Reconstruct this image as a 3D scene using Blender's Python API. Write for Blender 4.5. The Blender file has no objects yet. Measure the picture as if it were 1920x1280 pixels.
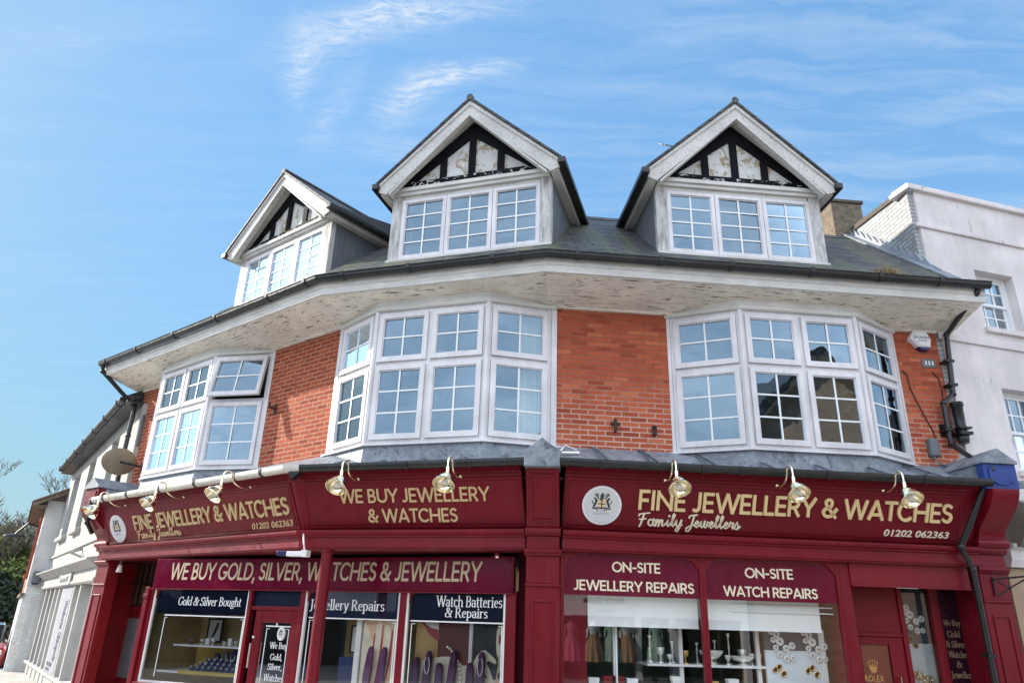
import bpy, bmesh, math, random
from mathutils import Vector, Matrix
from math import radians as rad, sin, cos, pi, sqrt, atan2
random.seed(11)
sc = bpy.context.scene
col = sc.collection

# ------------------------------------------------------------------ camera
PITCH, ROLL = rad(21.494), rad(1.793)
cam = bpy.data.cameras.new('camera')
cam.sensor_width = 36
cam.lens = 1342 / 1920 * 36
cam.clip_start = .05
cam.clip_end = 3000
camo = bpy.data.objects.new('camera', cam)
col.objects.link(camo)
_r, _u, _f = Vector((1, 0, 0)), Vector((0, -sin(PITCH), cos(PITCH))), Vector((0, cos(PITCH), sin(PITCH)))
_rw = cos(ROLL) * _r + sin(ROLL) * _u
_uw = -sin(ROLL) * _r + cos(ROLL) * _u
_m = Matrix((_rw, _uw, -_f)).transposed().to_4x4()
_m.translation = Vector((0, 0, 1.6))
camo.matrix_world = _m
sc.camera = camo

# ------------------------------------------------------------------ sky and sun
SUN_EL, SUN_AZ = rad(25), rad(-70.9)          # azimuth from +Y towards +X
SKY_STRENGTH, SUN_STRENGTH, EXPOSURE = .10, 2.5, 1.72
sd = Vector((sin(SUN_AZ) * cos(SUN_EL), cos(SUN_AZ) * cos(SUN_EL), sin(SUN_EL)))
sun = bpy.data.lights.new('sun', 'SUN')
sun.energy = SUN_STRENGTH
sun.angle = rad(.5)
sun.color = (1, .93, .82)
so = bpy.data.objects.new('sun', sun)
so.rotation_euler = sd.to_track_quat('Z', 'Y').to_euler()
so.location = sd * 60
col.objects.link(so)
sc.view_settings.view_transform = 'Standard'
sc.view_settings.look = 'None'
sc.view_settings.exposure = EXPOSURE
sc.view_settings.gamma = 1

W = bpy.data.worlds.new('World')
sc.world = W
W.use_nodes = True
nt = W.node_tree
nt.nodes.clear()
def wn(t, **k):
    n = nt.nodes.new(t)
    for a, b in k.items(): setattr(n, a, b)
    return n
def wl(a, b): nt.links.new(a, b)
def wmath(op, a, b=None, c=None, clamp=False):
    n = wn('ShaderNodeMath', operation=op, use_clamp=clamp)
    for i, v in enumerate((a, b, c)):
        if v is None: continue
        if isinstance(v, (int, float)): n.inputs[i].default_value = v
        else: wl(v, n.inputs[i])
    return n.outputs[0]
out = wn('ShaderNodeOutputWorld')
bg = wn('ShaderNodeBackground')
bg.inputs[1].default_value = SKY_STRENGTH
wl(bg.outputs[0], out.inputs[0])
sky = wn('ShaderNodeTexSky', sky_type='NISHITA', sun_disc=False)
sky.sun_elevation = SUN_EL
sky.sun_rotation = SUN_AZ
sky.altitude = 0
sky.air_density = 1.0
sky.dust_density = .6
sky.ozone_density = 1.4
tc = wn('ShaderNodeTexCoord')
sep = wn('ShaderNodeSeparateXYZ')
wl(tc.outputs['Generated'], sep.inputs[0])
zc = wmath('MAXIMUM', sep.outputs[2], .06)
cu = wmath('DIVIDE', sep.outputs[0], zc)     # flat cirrus layer overhead: position on it
cv = wmath('DIVIDE', sep.outputs[1], zc)
comb = wn('ShaderNodeCombineXYZ')
wl(cu, comb.inputs[0]); wl(cv, comb.inputs[1])
def wnoise(vec, scale, detail, rough=.6, dist=0):
    n = wn('ShaderNodeTexNoise')
    n.inputs['Scale'].default_value = scale
    n.inputs['Detail'].default_value = detail
    n.inputs['Roughness'].default_value = rough
    n.inputs['Distortion'].default_value = dist
    wl(vec, n.inputs['Vector'])
    return n
def wmap(vec, rot, scale, loc=(0, 0, 0)):
    n = wn('ShaderNodeMapping')
    n.inputs['Rotation'].default_value = (0, 0, rot)
    n.inputs['Scale'].default_value = scale
    n.inputs['Location'].default_value = loc
    wl(vec, n.inputs['Vector'])
    return n.outputs[0]
warp = wnoise(comb.outputs[0], 5, 3)
wv = wn('ShaderNodeVectorMath', operation='MULTIPLY_ADD')
wl(warp.outputs['Color'], wv.inputs[0])
wv.inputs[1].default_value = (.10, .10, 0)
wl(comb.outputs[0], wv.inputs[2])
sub = wn('ShaderNodeVectorMath', operation='SUBTRACT')
wl(wv.outputs[0], sub.inputs[0]); sub.inputs[1].default_value = (.05, .05, 0)
LAY = sub.outputs[0]
def blob(cx, cy, rot, rx, ry, amp):
    """soft elongated patch on the cirrus layer"""
    m = wmap(LAY, 0, (1, 1, 1), (-cx, -cy, 0))
    m2 = wmap(m, -rot, (1, 1, 1))
    sp = wn('ShaderNodeSeparateXYZ'); wl(m2, sp.inputs[0])
    a = wmath('DIVIDE', sp.outputs[0], rx); b = wmath('DIVIDE', sp.outputs[1], ry)
    r2 = wmath('ADD', wmath('MULTIPLY', a, a), wmath('MULTIPLY', b, b))
    return wmath('MULTIPLY', wmath('POWER', 2.718, wmath('MULTIPLY', r2, -1.0)), amp)
blobs = [(-.31, 1.01, rad(-22), .15, .040, 1.0), (-.15, .96, rad(-10), .14, .030, .8), (-.435, 1.12, rad(-75), .10, .028, .75), (-.40, 1.25, rad(-60), .16, .03, .40),
         (-.20, 1.155, rad(-35), .085, .035, 1.0), (-.10, 1.11, rad(-12), .09, .025, .9), (-.27, 1.24, rad(-50), .08, .035, .45), (-.26, 1.36, rad(-8), .14, .05, .35),
         (-.85, 1.05, rad(-20), .2, .05, .25)]
tot = None
for b in blobs:
    v = blob(*b)
    tot = v if tot is None else wmath('ADD', tot, v)
fib = wnoise(wmap(LAY, rad(35), (3, 10, 1)), 7, 11, .68, .5)
fr_ = wn('ShaderNodeMapRange'); fr_.inputs[1].default_value = .36; fr_.inputs[2].default_value = .72
wl(fib.outputs['Fac'], fr_.inputs[0])
wisps = wmath('MULTIPLY', tot, wmath('ADD', wmath('MULTIPLY', fr_.outputs[0], .85), .12), clamp=True)
# thin streaky veil, thicker to the east (right)
veil = wnoise(wmap(LAY, rad(9), (1.3, 8.0, 1)), 1.7, 9, .62, .5)
vr = wn('ShaderNodeMapRange'); vr.inputs[1].default_value = .42; vr.inputs[2].default_value = .78
wl(veil.outputs['Fac'], vr.inputs[0])
side = wn('ShaderNodeMapRange'); side.inputs[1].default_value = -.5; side.inputs[2].default_value = .6; side.inputs[3].default_value = .10; side.inputs[4].default_value = .34
wl(cu, side.inputs[0])
veil_f = wmath('MULTIPLY', vr.outputs[0], side.outputs[0])
cf = wmath('ADD', wmath('MULTIPLY', wisps, .95), veil_f, clamp=True)
mix = wn('ShaderNodeMixRGB')
wl(cf, mix.inputs[0])
# even out the sky's own falloff, then brighten the unseen sky behind the camera as added fill
bw = wn('ShaderNodeRGBToBW'); wl(sky.outputs[0], bw.inputs[0])
fac_ = wmath('DIVIDE', 2.2, wmath('ADD', bw.outputs[0], .9))
cx = wn('ShaderNodeCombineXYZ')
for i, k in enumerate((.77, 1.03, 1.08)): wl(wmath('MULTIPLY', fac_, k), cx.inputs[i])
ev = wn('ShaderNodeVectorMath', operation='MULTIPLY')
wl(sky.outputs[0], ev.inputs[0]); wl(cx.outputs[0], ev.inputs[1])
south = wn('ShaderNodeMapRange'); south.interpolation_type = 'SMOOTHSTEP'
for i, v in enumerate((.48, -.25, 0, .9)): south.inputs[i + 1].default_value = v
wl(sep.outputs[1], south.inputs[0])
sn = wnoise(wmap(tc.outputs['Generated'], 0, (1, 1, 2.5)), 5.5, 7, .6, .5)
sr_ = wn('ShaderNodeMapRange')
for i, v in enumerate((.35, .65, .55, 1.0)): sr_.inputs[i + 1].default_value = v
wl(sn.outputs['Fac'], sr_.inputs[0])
south_fill_f = wmath('MULTIPLY', south.outputs[0], sr_.outputs[0])
smix = wn('ShaderNodeMixRGB'); wl(south_fill_f, smix.inputs[0]); wl(ev.outputs[0], smix.inputs[1]); smix.inputs[2].default_value = (6.9, 7.5, 8.5, 1)
# bright haze round the sun
sdot = wn('ShaderNodeVectorMath', operation='DOT_PRODUCT'); wl(tc.outputs['Generated'], sdot.inputs[0]); sdot.inputs[1].default_value = tuple(sd)
glow = wmath('POWER', wmath('MAXIMUM', sdot.outputs['Value'], .0), 22.)
gmix = wn('ShaderNodeMixRGB'); gmix.blend_type = 'ADD'; gmix.inputs[0].default_value = 1
gcol = wn('ShaderNodeCombineXYZ')
for i, k in enumerate((1.0, 1.05, 1.05)): wl(wmath('MULTIPLY', glow, k), gcol.inputs[i])
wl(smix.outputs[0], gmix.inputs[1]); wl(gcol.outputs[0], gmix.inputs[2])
hz = wn('ShaderNodeMapRange')
for i, v in enumerate((.0, .16, .85, 0)): hz.inputs[i + 1].default_value = v
wl(sep.outputs[2], hz.inputs[0])
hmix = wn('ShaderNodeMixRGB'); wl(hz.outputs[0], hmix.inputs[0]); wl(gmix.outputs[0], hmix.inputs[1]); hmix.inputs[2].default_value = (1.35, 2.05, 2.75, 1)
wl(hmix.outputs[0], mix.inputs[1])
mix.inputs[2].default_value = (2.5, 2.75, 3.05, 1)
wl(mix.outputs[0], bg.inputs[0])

# ------------------------------------------------------------------ helpers: geometry
class Fr:
    """a vertical facade: x runs to the right seen from the street, o is the distance out of the wall, z is height"""
    def __init__(s, O, deg=0):
        s.O = Vector(O); a = rad(deg); s.deg = deg
        s.e = Vector((cos(a), -sin(a))); s.n = Vector((s.e.y, -s.e.x))
    def p2(s, x, o): return s.O + s.e * x + s.n * o
    def p(s, x, o, z):
        q = s.p2(x, o); return Vector((q.x, q.y, z))
    @staticmethod
    def between(a, b):
        a, b = Vector(a), Vector(b); d = b - a
        f = Fr(a, -math.degrees(atan2(d.y, d.x))); f.len = d.length
        return f
C = Vector((.486, 9.0))
B = C + 3.0 * Vector((-cos(rad(16.80)), sin(rad(16.80))))
R_, M_, L_ = Fr(C, -4.909), Fr(C, 16.80), Fr(B, 38.13)
P_ = Fr(C, 5.95)                                # the corner pilaster looks between the two fronts
S_ = Fr((.13, 9.05), 24.3)                      # recessed shop window line on the left
E0 = L_.p2(-6.2, 0)
N_ = Fr(E0, 53.8)                               # white neighbour on the left
Q_ = Fr(R_.p2(5.62, .05), -16)                  # rendered neighbour on the right
F0 = Fr((0, 0), 0)

class Chain:
    """a run of facade corners in plan, left to right; off(o) is the same run moved out by o with mitred corners"""
    def __init__(s, pts): s.pts = [Vector(p) for p in pts]
    def off(s, o, e0=0, e1=0):
        P = s.pts; n = len(P)
        E = [(P[i + 1] - P[i]).normalized() for i in range(n - 1)]
        N = [Vector((e.y, -e.x)) for e in E]
        res = [P[0] + N[0] * o - E[0] * e0]
        for i in range(1, n - 1):
            a, b = N[i - 1], N[i]
            res.append(P[i] + (a + b) * (o / (1 + a.dot(b))))
        res.append(P[-1] + N[-1] * o + E[-1] * e1)
        return res
    def seg(s, i, o=0):
        q = s.off(o); return Fr.between(q[i], q[i + 1])
MAIN = Chain([L_.p2(-6.2, 0), B, C, R_.p2(5.62, 0)])
LM = Chain([L_.p2(-5.2, 0), B, M_.p2(0, 0)])
RC = Chain([R_.p2(0, 0), R_.p2(5.62, 0)])

class MB:
    def __init__(s): s.v = []; s.f = []; s.mi = []; s.cur = 0
    def add(s, vs, fs):
        k = len(s.v); s.v += [Vector(v) for v in vs]
        for f in fs: s.f.append([k + i for i in f]); s.mi.append(s.cur)
        return s
    def hexa(s, c): return s.add(c, [(0, 1, 2, 3), (7, 6, 5, 4), (0, 4, 5, 1), (1, 5, 6, 2), (2, 6, 7, 3), (3, 7, 4, 0)])
    def box(s, fr, x0, x1, o0, o1, z0, z1):
        return s.hexa([fr.p(x0, o0, z0), fr.p(x1, o0, z0), fr.p(x1, o1, z0), fr.p(x0, o1, z0), fr.p(x0, o0, z1), fr.p(x1, o0, z1), fr.p(x1, o1, z1), fr.p(x0, o1, z1)])
    def prism(s, fr, poly, o0, o1):
        n = len(poly)
        vs = [fr.p(x, o0, z) for x, z in poly] + [fr.p(x, o1, z) for x, z in poly]
        return s.add(vs, [tuple(range(n)), tuple(range(2 * n - 1, n - 1, -1))] + [(i, (i + 1) % n, n + (i + 1) % n, n + i) for i in range(n)])
    def prof(s, fr, poly, x0, x1):
        n = len(poly)
        vs = [fr.p(x0, o, z) for o, z in poly] + [fr.p(x1, o, z) for o, z in poly]
        return s.add(vs, [tuple(range(n)), tuple(range(2 * n - 1, n - 1, -1))] + [(i, (i + 1) % n, n + (i + 1) % n, n + i) for i in range(n)])
    def sweep(s, ch, poly, e0=0, e1=0):
        n = len(poly)
        rows = [[Vector((q.x, q.y, z)) for q in ch.off(o, e0, e1)] for o, z in poly]
        m = len(rows[0]); vs = [rows[i][j] for j in range(m) for i in range(n)]
        fs = [tuple(range(n)), tuple(range((m - 1) * n + n - 1, (m - 1) * n - 1, -1))]
        for j in range(m - 1):
            for i in range(n):
                fs.append((j * n + i, j * n + (i + 1) % n, (j + 1) * n + (i + 1) % n, (j + 1) * n + i))
        return s.add(vs, fs)
    def tube(s, pts, r, seg=8, r1=None):
        pts = [Vector(p) for p in pts]; n = len(pts); vs = []
        ref = None
        for i, p in enumerate(pts):
            d = (pts[min(i + 1, n - 1)] - pts[max(i - 1, 0)]).normalized()
            if ref is None:
                ref = d.cross(Vector((0, 0, 1)))
                if ref.length < .1: ref = d.cross(Vector((1, 0, 0)))
            ref = (ref - d * ref.dot(d)).normalized()
            b = d.cross(ref)
            rr = r if r1 is None else r + (r1 - r) * i / (n - 1)
            vs += [p + (ref * cos(2 * pi * k / seg) + b * sin(2 * pi * k / seg)) * rr for k in range(seg)]
        fs = [tuple(range(seg - 1, -1, -1)), tuple(range((n - 1) * seg, n * seg))]
        for i in range(n - 1):
            for k in range(seg):
                fs.append((i * seg + k, i * seg + (k + 1) % seg, (i + 1) * seg + (k + 1) % seg, (i + 1) * seg + k))
        return s.add(vs, fs)
    def lathe(s, prof, M=Matrix(), seg=24):
        """prof: (radius, height) along local z of M"""
        vs = []; fs = []
        n = len(prof)
        for r, h in prof:
            for k in range(seg):
                a = 2 * pi * k / seg; vs.append(M @ Vector((r * cos(a), r * sin(a), h)))
        for i in range(n - 1):
            for k in range(seg): fs.append((i * seg + k, i * seg + (k + 1) % seg, (i + 1) * seg + (k + 1) % seg, (i + 1) * seg + k))
        fs.append(tuple(range(seg - 1, -1, -1))); fs.append(tuple(range((n - 1) * seg, n * seg)))
        return s.add(vs, fs)
    def ball(s, c, r, sx=1, sy=1, sz=1, seg=14, rings=9):
        pr = [(max(r * sin(pi * i / rings), 1e-4), -r * cos(pi * i / rings)) for i in range(rings + 1)]
        return s.lathe(pr, Matrix.Translation(Vector(c)) @ Matrix.Diagonal((sx, sy, sz, 1)), seg)
    def disc(s, fr, cx, cz, r, o0, o1, rz=None, seg=40, mp=None):
        poly = [(cx + r * cos(2 * pi * k / seg), cz + (rz or r) * sin(2 * pi * k / seg)) for k in range(seg)]
        if mp is None: return s.prism(fr, poly, o0, o1)
        n = seg; vs = [mp(x, o0, z) for x, z in poly] + [mp(x, o1, z) for x, z in poly]
        return s.add(vs, [tuple(range(n)), tuple(range(2 * n - 1, n - 1, -1))] + [(i, (i + 1) % n, n + (i + 1) % n, n + i) for i in range(n)])
    def xf(s, fn, start=0):
        for i in range(start, len(s.v)): s.v[i] = fn(s.v[i])
        return s
    def build(s, name, mats, parent=None, smooth=False, bevel=0, origin=None):
        if not isinstance(mats, (list, tuple)): mats = [mats]
        base = Vector((0, 0, 0))
        if parent is not None: base = Vector(parent['_base'])
        elif s.v:
            xs = [v.x for v in s.v]; ys = [v.y for v in s.v]
            base = Vector(((min(xs) + max(xs)) / 2, (min(ys) + max(ys)) / 2, min(v.z for v in s.v)))
            if origin is not None: base = Vector(origin)
        me = bpy.data.meshes.new(name)
        me.from_pydata([v - base for v in s.v], [], s.f)
        for m in mats: me.materials.append(m)
        for p, k in zip(me.polygons, s.mi): p.material_index = min(k, len(mats) - 1)
        bm = bmesh.new(); bm.from_mesh(me)
        bmesh.ops.recalc_face_normals(bm, faces=bm.faces)
        uv = bm.loops.layers.uv.new('UVMap')
        for f in bm.faces:
            n = f.normal; h = Vector((-n.y, n.x, 0))
            h = h.normalized() if h.length > .05 else Vector((1, 0, 0))
            v = n.cross(h)
            if v.z < 0: v = -v
            for l in f.loops:
                w = l.vert.co + base
                l[uv].uv = (w.dot(h), w.dot(v))
            if smooth: f.smooth = True
        bm.to_mesh(me); bm.free()
        if smooth:
            try: me.set_sharp_from_angle(angle=rad(40))
            except Exception: pass
        o = bpy.data.objects.new(name, me); col.objects.link(o)
        if parent is not None: o.parent = parent
        else: o.location = base
        o['_base'] = tuple(base)
        if bevel:
            b = o.modifiers.new('edge', 'BEVEL'); b.width = bevel; b.segments = 2; b.limit_method = 'ANGLE'
        return o
THINGS = []
def tag(o, label=None, cat=None, group=None, kind=None):
    if label: o['label'] = label
    if cat: o['category'] = cat
    if group: o['group'] = group
    if kind: o['kind'] = kind
    return o
def thing(name, label, cat, loc=(0, 0, 0), group=None):
    o = bpy.data.objects.new(name, None); col.objects.link(o)
    o.location = loc; o['_base'] = tuple(loc); o.empty_display_size = .1
    return tag(o, label, cat, group)
def kids(o): return [c for c in bpy.data.objects if c.parent == o]
def dup(o, parent=None):
    c = o.copy(); col.objects.link(c)
    if parent is not None: c.parent = parent
    for k in kids(o): dup(k, c)
    return c

# ------------------------------------------------------------------ helpers: materials
def newmat(name):
    m = bpy.data.materials.new(name); m.use_nodes = True
    t = m.node_tree; t.nodes.clear()
    o = t.nodes.new('ShaderNodeOutputMaterial'); b = t.nodes.new('ShaderNodeBsdfPrincipled')
    t.links.new(b.outputs[0], o.inputs[0])
    return m, t, b
class G:
    """tiny node-graph writer"""
    def __init__(s, t): s.t = t; s.uvn = None; s.obn = None
    def n(s, ty, ins=None, **k):
        n = s.t.nodes.new(ty)
        for a, b in k.items(): setattr(n, a, b)
        for a, b in (ins or {}).items():
            if hasattr(b, 'is_linked') or isinstance(b, bpy.types.NodeSocket): s.t.links.new(b, n.inputs[a])
            else: n.inputs[a].default_value = b
        return n
    def tc(s):
        if not s.obn: s.obn = s.n('ShaderNodeTexCoord')
        return s.obn
    @property
    def uv(s): return s.tc().outputs['UV']
    @property
    def ob(s): return s.tc().outputs['Object']
    def map(s, v, scale=(1, 1, 1), loc=(0, 0, 0), rot=(0, 0, 0)):
        return s.n('ShaderNodeMapping', {'Vector': v, 'Scale': scale, 'Location': loc, 'Rotation': rot}).outputs[0]
    def noise(s, v, scale, detail=4, rough=.55, dist=0):
        return s.n('ShaderNodeTexNoise', {'Vector': v, 'Scale': scale, 'Detail': detail, 'Roughness': rough, 'Distortion': dist}).outputs['Fac']
    def ramp(s, f, a, b, lo=0., hi=1.):
        return s.n('ShaderNodeMapRange', {0: f, 1: a, 2: b, 3: lo, 4: hi}).outputs[0]
    def mix(s, f, a, b, mode='MIX'):
        a = (*a, 1) if isinstance(a, tuple) and len(a) == 3 else a
        b = (*b, 1) if isinstance(b, tuple) and len(b) == 3 else b
        return s.n('ShaderNodeMixRGB', {0: f, 1: a, 2: b}, blend_type=mode).outputs[0]
    def math(s, op, a, b=0.): return s.n('ShaderNodeMath', {0: a, 1: b}, operation=op, use_clamp=False).outputs[0]
    def bump(s, h, strength=.3, dist=.01):
        return s.n('ShaderNodeBump', {'Height': h, 'Strength': strength, 'Distance': dist}).outputs[0]
def mat(name, c, rough=.5, metal=0, var=.12, vs=2.5, bump=.0, bs=60, spec=.5, coat=0, dirt=0, dirtc=(.08, .07, .06)):
    m, t, b = newmat(name); g = G(t)
    c2 = tuple(max(x * (1 - var), 0) for x in c); c3 = tuple(min(x * (1 + var), 1) for x in c)
    cc = g.mix(g.ramp(g.noise(g.ob, vs, 5), .3, .7), c2, c3)
    if dirt:
        d = g.ramp(g.noise(g.map(g.ob, (6, 6, 1.2)), 2.2, 7, .65), .55, .78, 0, dirt)
        cc = g.mix(d, cc, dirtc)
    t.links.new(cc, b.inputs['Base Color'])
    b.inputs['Roughness'].default_value = rough
    t.links.new(g.ramp(g.noise(g.ob, 9, 3), .3, .7, max(rough - .08, .02), min(rough + .1, 1)), b.inputs['Roughness'])
    b.inputs['Metallic'].default_value = metal
    b.inputs['Specular IOR Level'].default_value = spec
    b.inputs['Coat Weight'].default_value = coat
    b.inputs['Coat Roughness'].default_value = .12
    if bump: t.links.new(g.bump(g.noise(g.ob, bs, 4), bump, .004), b.inputs['Normal'])
    return m
def brick_mat(name, c1, c2, mortar, mlow=None, zline=4.45, patch=None, rough=.85, bump=.5, size=(.225, .0685), msize=.0095, vary=True):
    m, t, b = newmat(name); g = G(t)
    wob = g.noise(g.uv, 3, 2); wob2 = g.n('ShaderNodeVectorMath', {0: g.uv, 1: g.n('ShaderNodeCombineXYZ', {0: g.math('MULTIPLY', wob, .012), 1: g.math('MULTIPLY', g.noise(g.uv, 2.3, 3), .016)}).outputs[0]}, operation='ADD').outputs[0]
    br = g.n('ShaderNodeTexBrick', {'Vector': wob2, 'Color1': (*c1, 1), 'Color2': (*c2, 1), 'Scale': 1.0, 'Mortar Size': msize, 'Mortar Smooth': .15, 'Bias': .0, 'Brick Width': size[0], 'Row Height': size[1]})
    br.offset = .5
    cc = br.outputs['Color']
    cell = g.n('ShaderNodeTexBrick', {'Vector': wob2, 'Color1': (0, 0, 0, 1), 'Color2': (1, 1, 1, 1), 'Mortar': (.5, .5, .5, 1), 'Scale': 1.0, 'Mortar Size': 0.0, 'Bias': 0., 'Brick Width': size[0], 'Row Height': size[1]})
    cell.offset = .5
    rnd = g.n('ShaderNodeRGBToBW', {0: cell.outputs['Color']}).outputs[0]      # one random number per brick
    if vary:
        cc = g.mix(g.ramp(rnd, .84, .92, 0, .4), cc, tuple(x * .5 for x in c2)); cc = g.mix(g.ramp(rnd, .14, .06, 0, .4), cc, (c1[0] * 1.2, c1[1] * 1.75, c1[2] * 1.7))
    blotch = g.ramp(g.noise(g.uv, 1.3, 6, .65), .38, .68)
    cc = g.mix(g.math('MULTIPLY', blotch, .45), cc, patch or tuple(x * .55 for x in c1))
    grain = g.ramp(g.noise(g.uv, 70, 4, .7), .3, .7, .72, 1.2)
    cc = g.mix(1.0, cc, g.n('ShaderNodeCombineColor', {0: grain, 1: grain, 2: grain}).outputs[0], 'MULTIPLY')
    if mlow:
        sp = g.n('ShaderNodeSeparateXYZ', {0: g.uv}).outputs[1]
        low = g.ramp(g.math('ADD', sp, g.math('MULTIPLY', g.noise(g.uv, 1.6, 4), .9)), zline + .0, zline + .9, 1, 0)
        mc = g.mix(low, mortar, mlow)
    else: mc = (*mortar, 1)
    mort = g.math('MULTIPLY', br.outputs['Fac'], g.ramp(g.noise(g.uv, 8, 3), .25, .5, .55, 1.0))
    cc = g.mix(mort, cc, mc)
    t.links.new(cc, b.inputs['Base Color'])
    b.inputs['Roughness'].default_value = rough; b.inputs['Specular IOR Level'].default_value = .15
    h = g.math('SUBTRACT', g.math('MULTIPLY', g.noise(g.uv, 50, 3), .35), br.outputs['Fac'])
    t.links.new(g.bump(h, bump, .008), b.inputs['Normal'])
    return m
def weathered(name, base, stain, amount=.5, stretch=(3, 3, .35), rough=.7, flake=None, spec=.4, axis='ob', fl=(.62, .68), fs=9):
    """old paint: streaks of grime plus flaked spots showing what is underneath"""
    m, t, b = newmat(name); g = G(t)
    v = g.ob if axis == 'ob' else g.uv
    s1 = g.ramp(g.noise(g.map(v, stretch), 4, 8, .68), .42, .72, 0, amount)
    cc = g.mix(s1, base, stain)
    s2 = g.ramp(g.noise(v, 1.7, 5), .35, .7, .82, 1.06)
    cc = g.mix(1.0, cc, g.n('ShaderNodeCombineColor', {0: s2, 1: s2, 2: s2}).outputs[0], 'MULTIPLY')
    hh = g.noise(v, 40, 4)
    if flake:
        f = g.ramp(g.noise(g.map(v, tuple(x * 1.0 for x in stretch)), fs, 7, .7, .8), fl[0], fl[1])
        cc = g.mix(f, cc, flake)
        hh = g.math('SUBTRACT', g.math('MULTIPLY', hh, .4), f)
    t.links.new(cc, b.inputs['Base Color']); b.inputs['Roughness'].default_value = rough; b.inputs['Specular IOR Level'].default_value = spec
    t.links.new(g.bump(hh, .35, .004), b.inputs['Normal'])
    return m
def glass(name, tint=(.8, .86, .86), refl=.4, gl=(1, 1, 1), wav=.015):
    m = bpy.data.materials.new(name); m.use_nodes = True
    t = m.node_tree; t.nodes.clear(); g = G(t)
    o = g.n('ShaderNodeOutputMaterial')
    tr = g.n('ShaderNodeBsdfTransparent', {0: (*tint, 1)})
    nb = g.bump(g.noise(g.ob, 2.2, 2), wav, .3)
    gs = g.n('ShaderNodeBsdfGlossy', {'Color': (*gl, 1), 'Roughness': .015, 'Normal': nb})
    fz = g.n('ShaderNodeFresnel', {0: 1.5}).outputs[0]
    fac = g.math('ADD', g.math('MULTIPLY', fz, 1 - refl), refl)
    mx = g.n('ShaderNodeMixShader', {0: fac, 1: tr.outputs[0], 2: gs.outputs[0]})
    t.links.new(mx.outputs[0], o.inputs[0])
    return m
def slate_mat(name, moss=True):
    m, t, b = newmat(name); g = G(t)
    br = g.n('ShaderNodeTexBrick', {'Vector': g.uv, 'Color1': (.035, .036, .042, 1), 'Color2': (.085, .082, .086, 1), 'Mortar': (.008, .008, .008, 1), 'Scale': 1., 'Mortar Size': .007, 'Mortar Smooth': .3, 'Brick Width': .26, 'Row Height': .155})
    cc = br.outputs['Color']
    sp = g.n('ShaderNodeSeparateXYZ', {0: g.uv}).outputs[1]
    saw = g.math('FRACT', g.math('DIVIDE', sp, .155))
    cc = g.mix(g.ramp(saw, .0, .2, .9, 0), cc, (.008, .008, .008))
    if moss:
        st = g.ramp(g.noise(g.map(g.uv, (2.2, .35, 1)), 1.3, 3), .44, .56)
        mo = g.math('MULTIPLY', g.ramp(g.noise(g.uv, 6, 8, .7), .30, .55), st)
        cc = g.mix(g.math('MULTIPLY', mo, .5), cc, (.12, .13, .045))
        li = g.ramp(g.noise(g.uv, 22, 5, .7), .62, .7, 0, .6)
        cc = g.mix(li, cc, (.22, .21, .17))
    t.links.new(cc, b.inputs['Base Color'])
    b.inputs['Roughness'].default_value = .62
    h = g.math('SUBTRACT', g.math('MULTIPLY', g.math('SUBTRACT', 1., saw), .6), br.outputs['Fac'])
    t.links.new(g.bump(h, .8, .015), b.inputs['Normal'])
    return m
X = {}
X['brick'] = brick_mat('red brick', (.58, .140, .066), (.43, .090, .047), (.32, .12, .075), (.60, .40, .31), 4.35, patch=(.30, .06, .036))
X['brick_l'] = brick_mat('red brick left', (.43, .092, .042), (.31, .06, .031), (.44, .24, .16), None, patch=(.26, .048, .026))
X['pvc'] = weathered('white upvc', (.80, .775, .785), (.60, .56, .55), .5, (5, 5, .8), .4)
X['bar'] = mat('white glazing bar', (.86, .87, .86), .4, var=.02)
X['barge'] = weathered('weathered white bargeboard', (.68, .66, .62), (.36, .34, .31), .6, (7, 7, 12), .75, flake=(.22, .21, .18), fl=(.60, .63), fs=3)
X['post'] = weathered('mouldy white post', (.66, .64, .61), (.12, .11, .10), .8, (5, 5, 1.0), .75, flake=(.10, .09, .08), fl=(.68, .74))
X['frieze'] = weathered('white timber frieze', (.74, .72, .68), (.44, .41, .36), .5, (1, 6, 1), .7, axis='uv')
X['soffit'] = weathered('flaking cream soffit', (.90, .84, .73), (.70, .61, .49), .45, (.6, 5, 1), .8, flake=(.16, .12, .08), axis='uv', fl=(.575, .592), fs=7)
X['plaster'] = weathered('peeling white plaster', (.66, .65, .63), (.5, .47, .43), .4, (3, 3, 3), .85, flake=(.36, .29, .20), fl=(.545, .553), fs=1.6)
X['timber'] = weathered('flaking black timber', (.008, .008, .010), (.02, .02, .02), .3, (6, 6, 6), .7, spec=.08, flake=(.55, .54, .52), fl=(.685, .70))
X['beam'] = weathered('peeling black beam', (.008, .008, .010), (.02, .02, .02), .3, (1, 1, 1.6), .7, spec=.08, flake=(.62, .60, .57), fl=(.565, .575), fs=9)
X['slate'] = slate_mat('mossy slates')
X['slate_d'] = slate_mat('dark slates', False)
X['lead'] = weathered('lead sheet', (.19, .215, .255), (.40, .42, .45), .75, (3, 3, 3), .5, flake=(.10, .11, .13), fl=(.56, .62), fs=2.5)
X['cheek'] = weathered('lead dormer cheek', (.135, .155, .175), (.24, .25, .26), .6, (6, 6, .6), .5)
X['blackpl'] = mat('black gutter', (.016, .017, .018), .32, var=.3, dirt=.3, dirtc=(.09, .085, .075))
X['glaregut'] = weathered('gutter with painted sun glare', (.70, .67, .60), (.25, .23, .2), .4, (2, 2, 2), .45)  # black gutter whose sun glare is put into this pale colour
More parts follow.
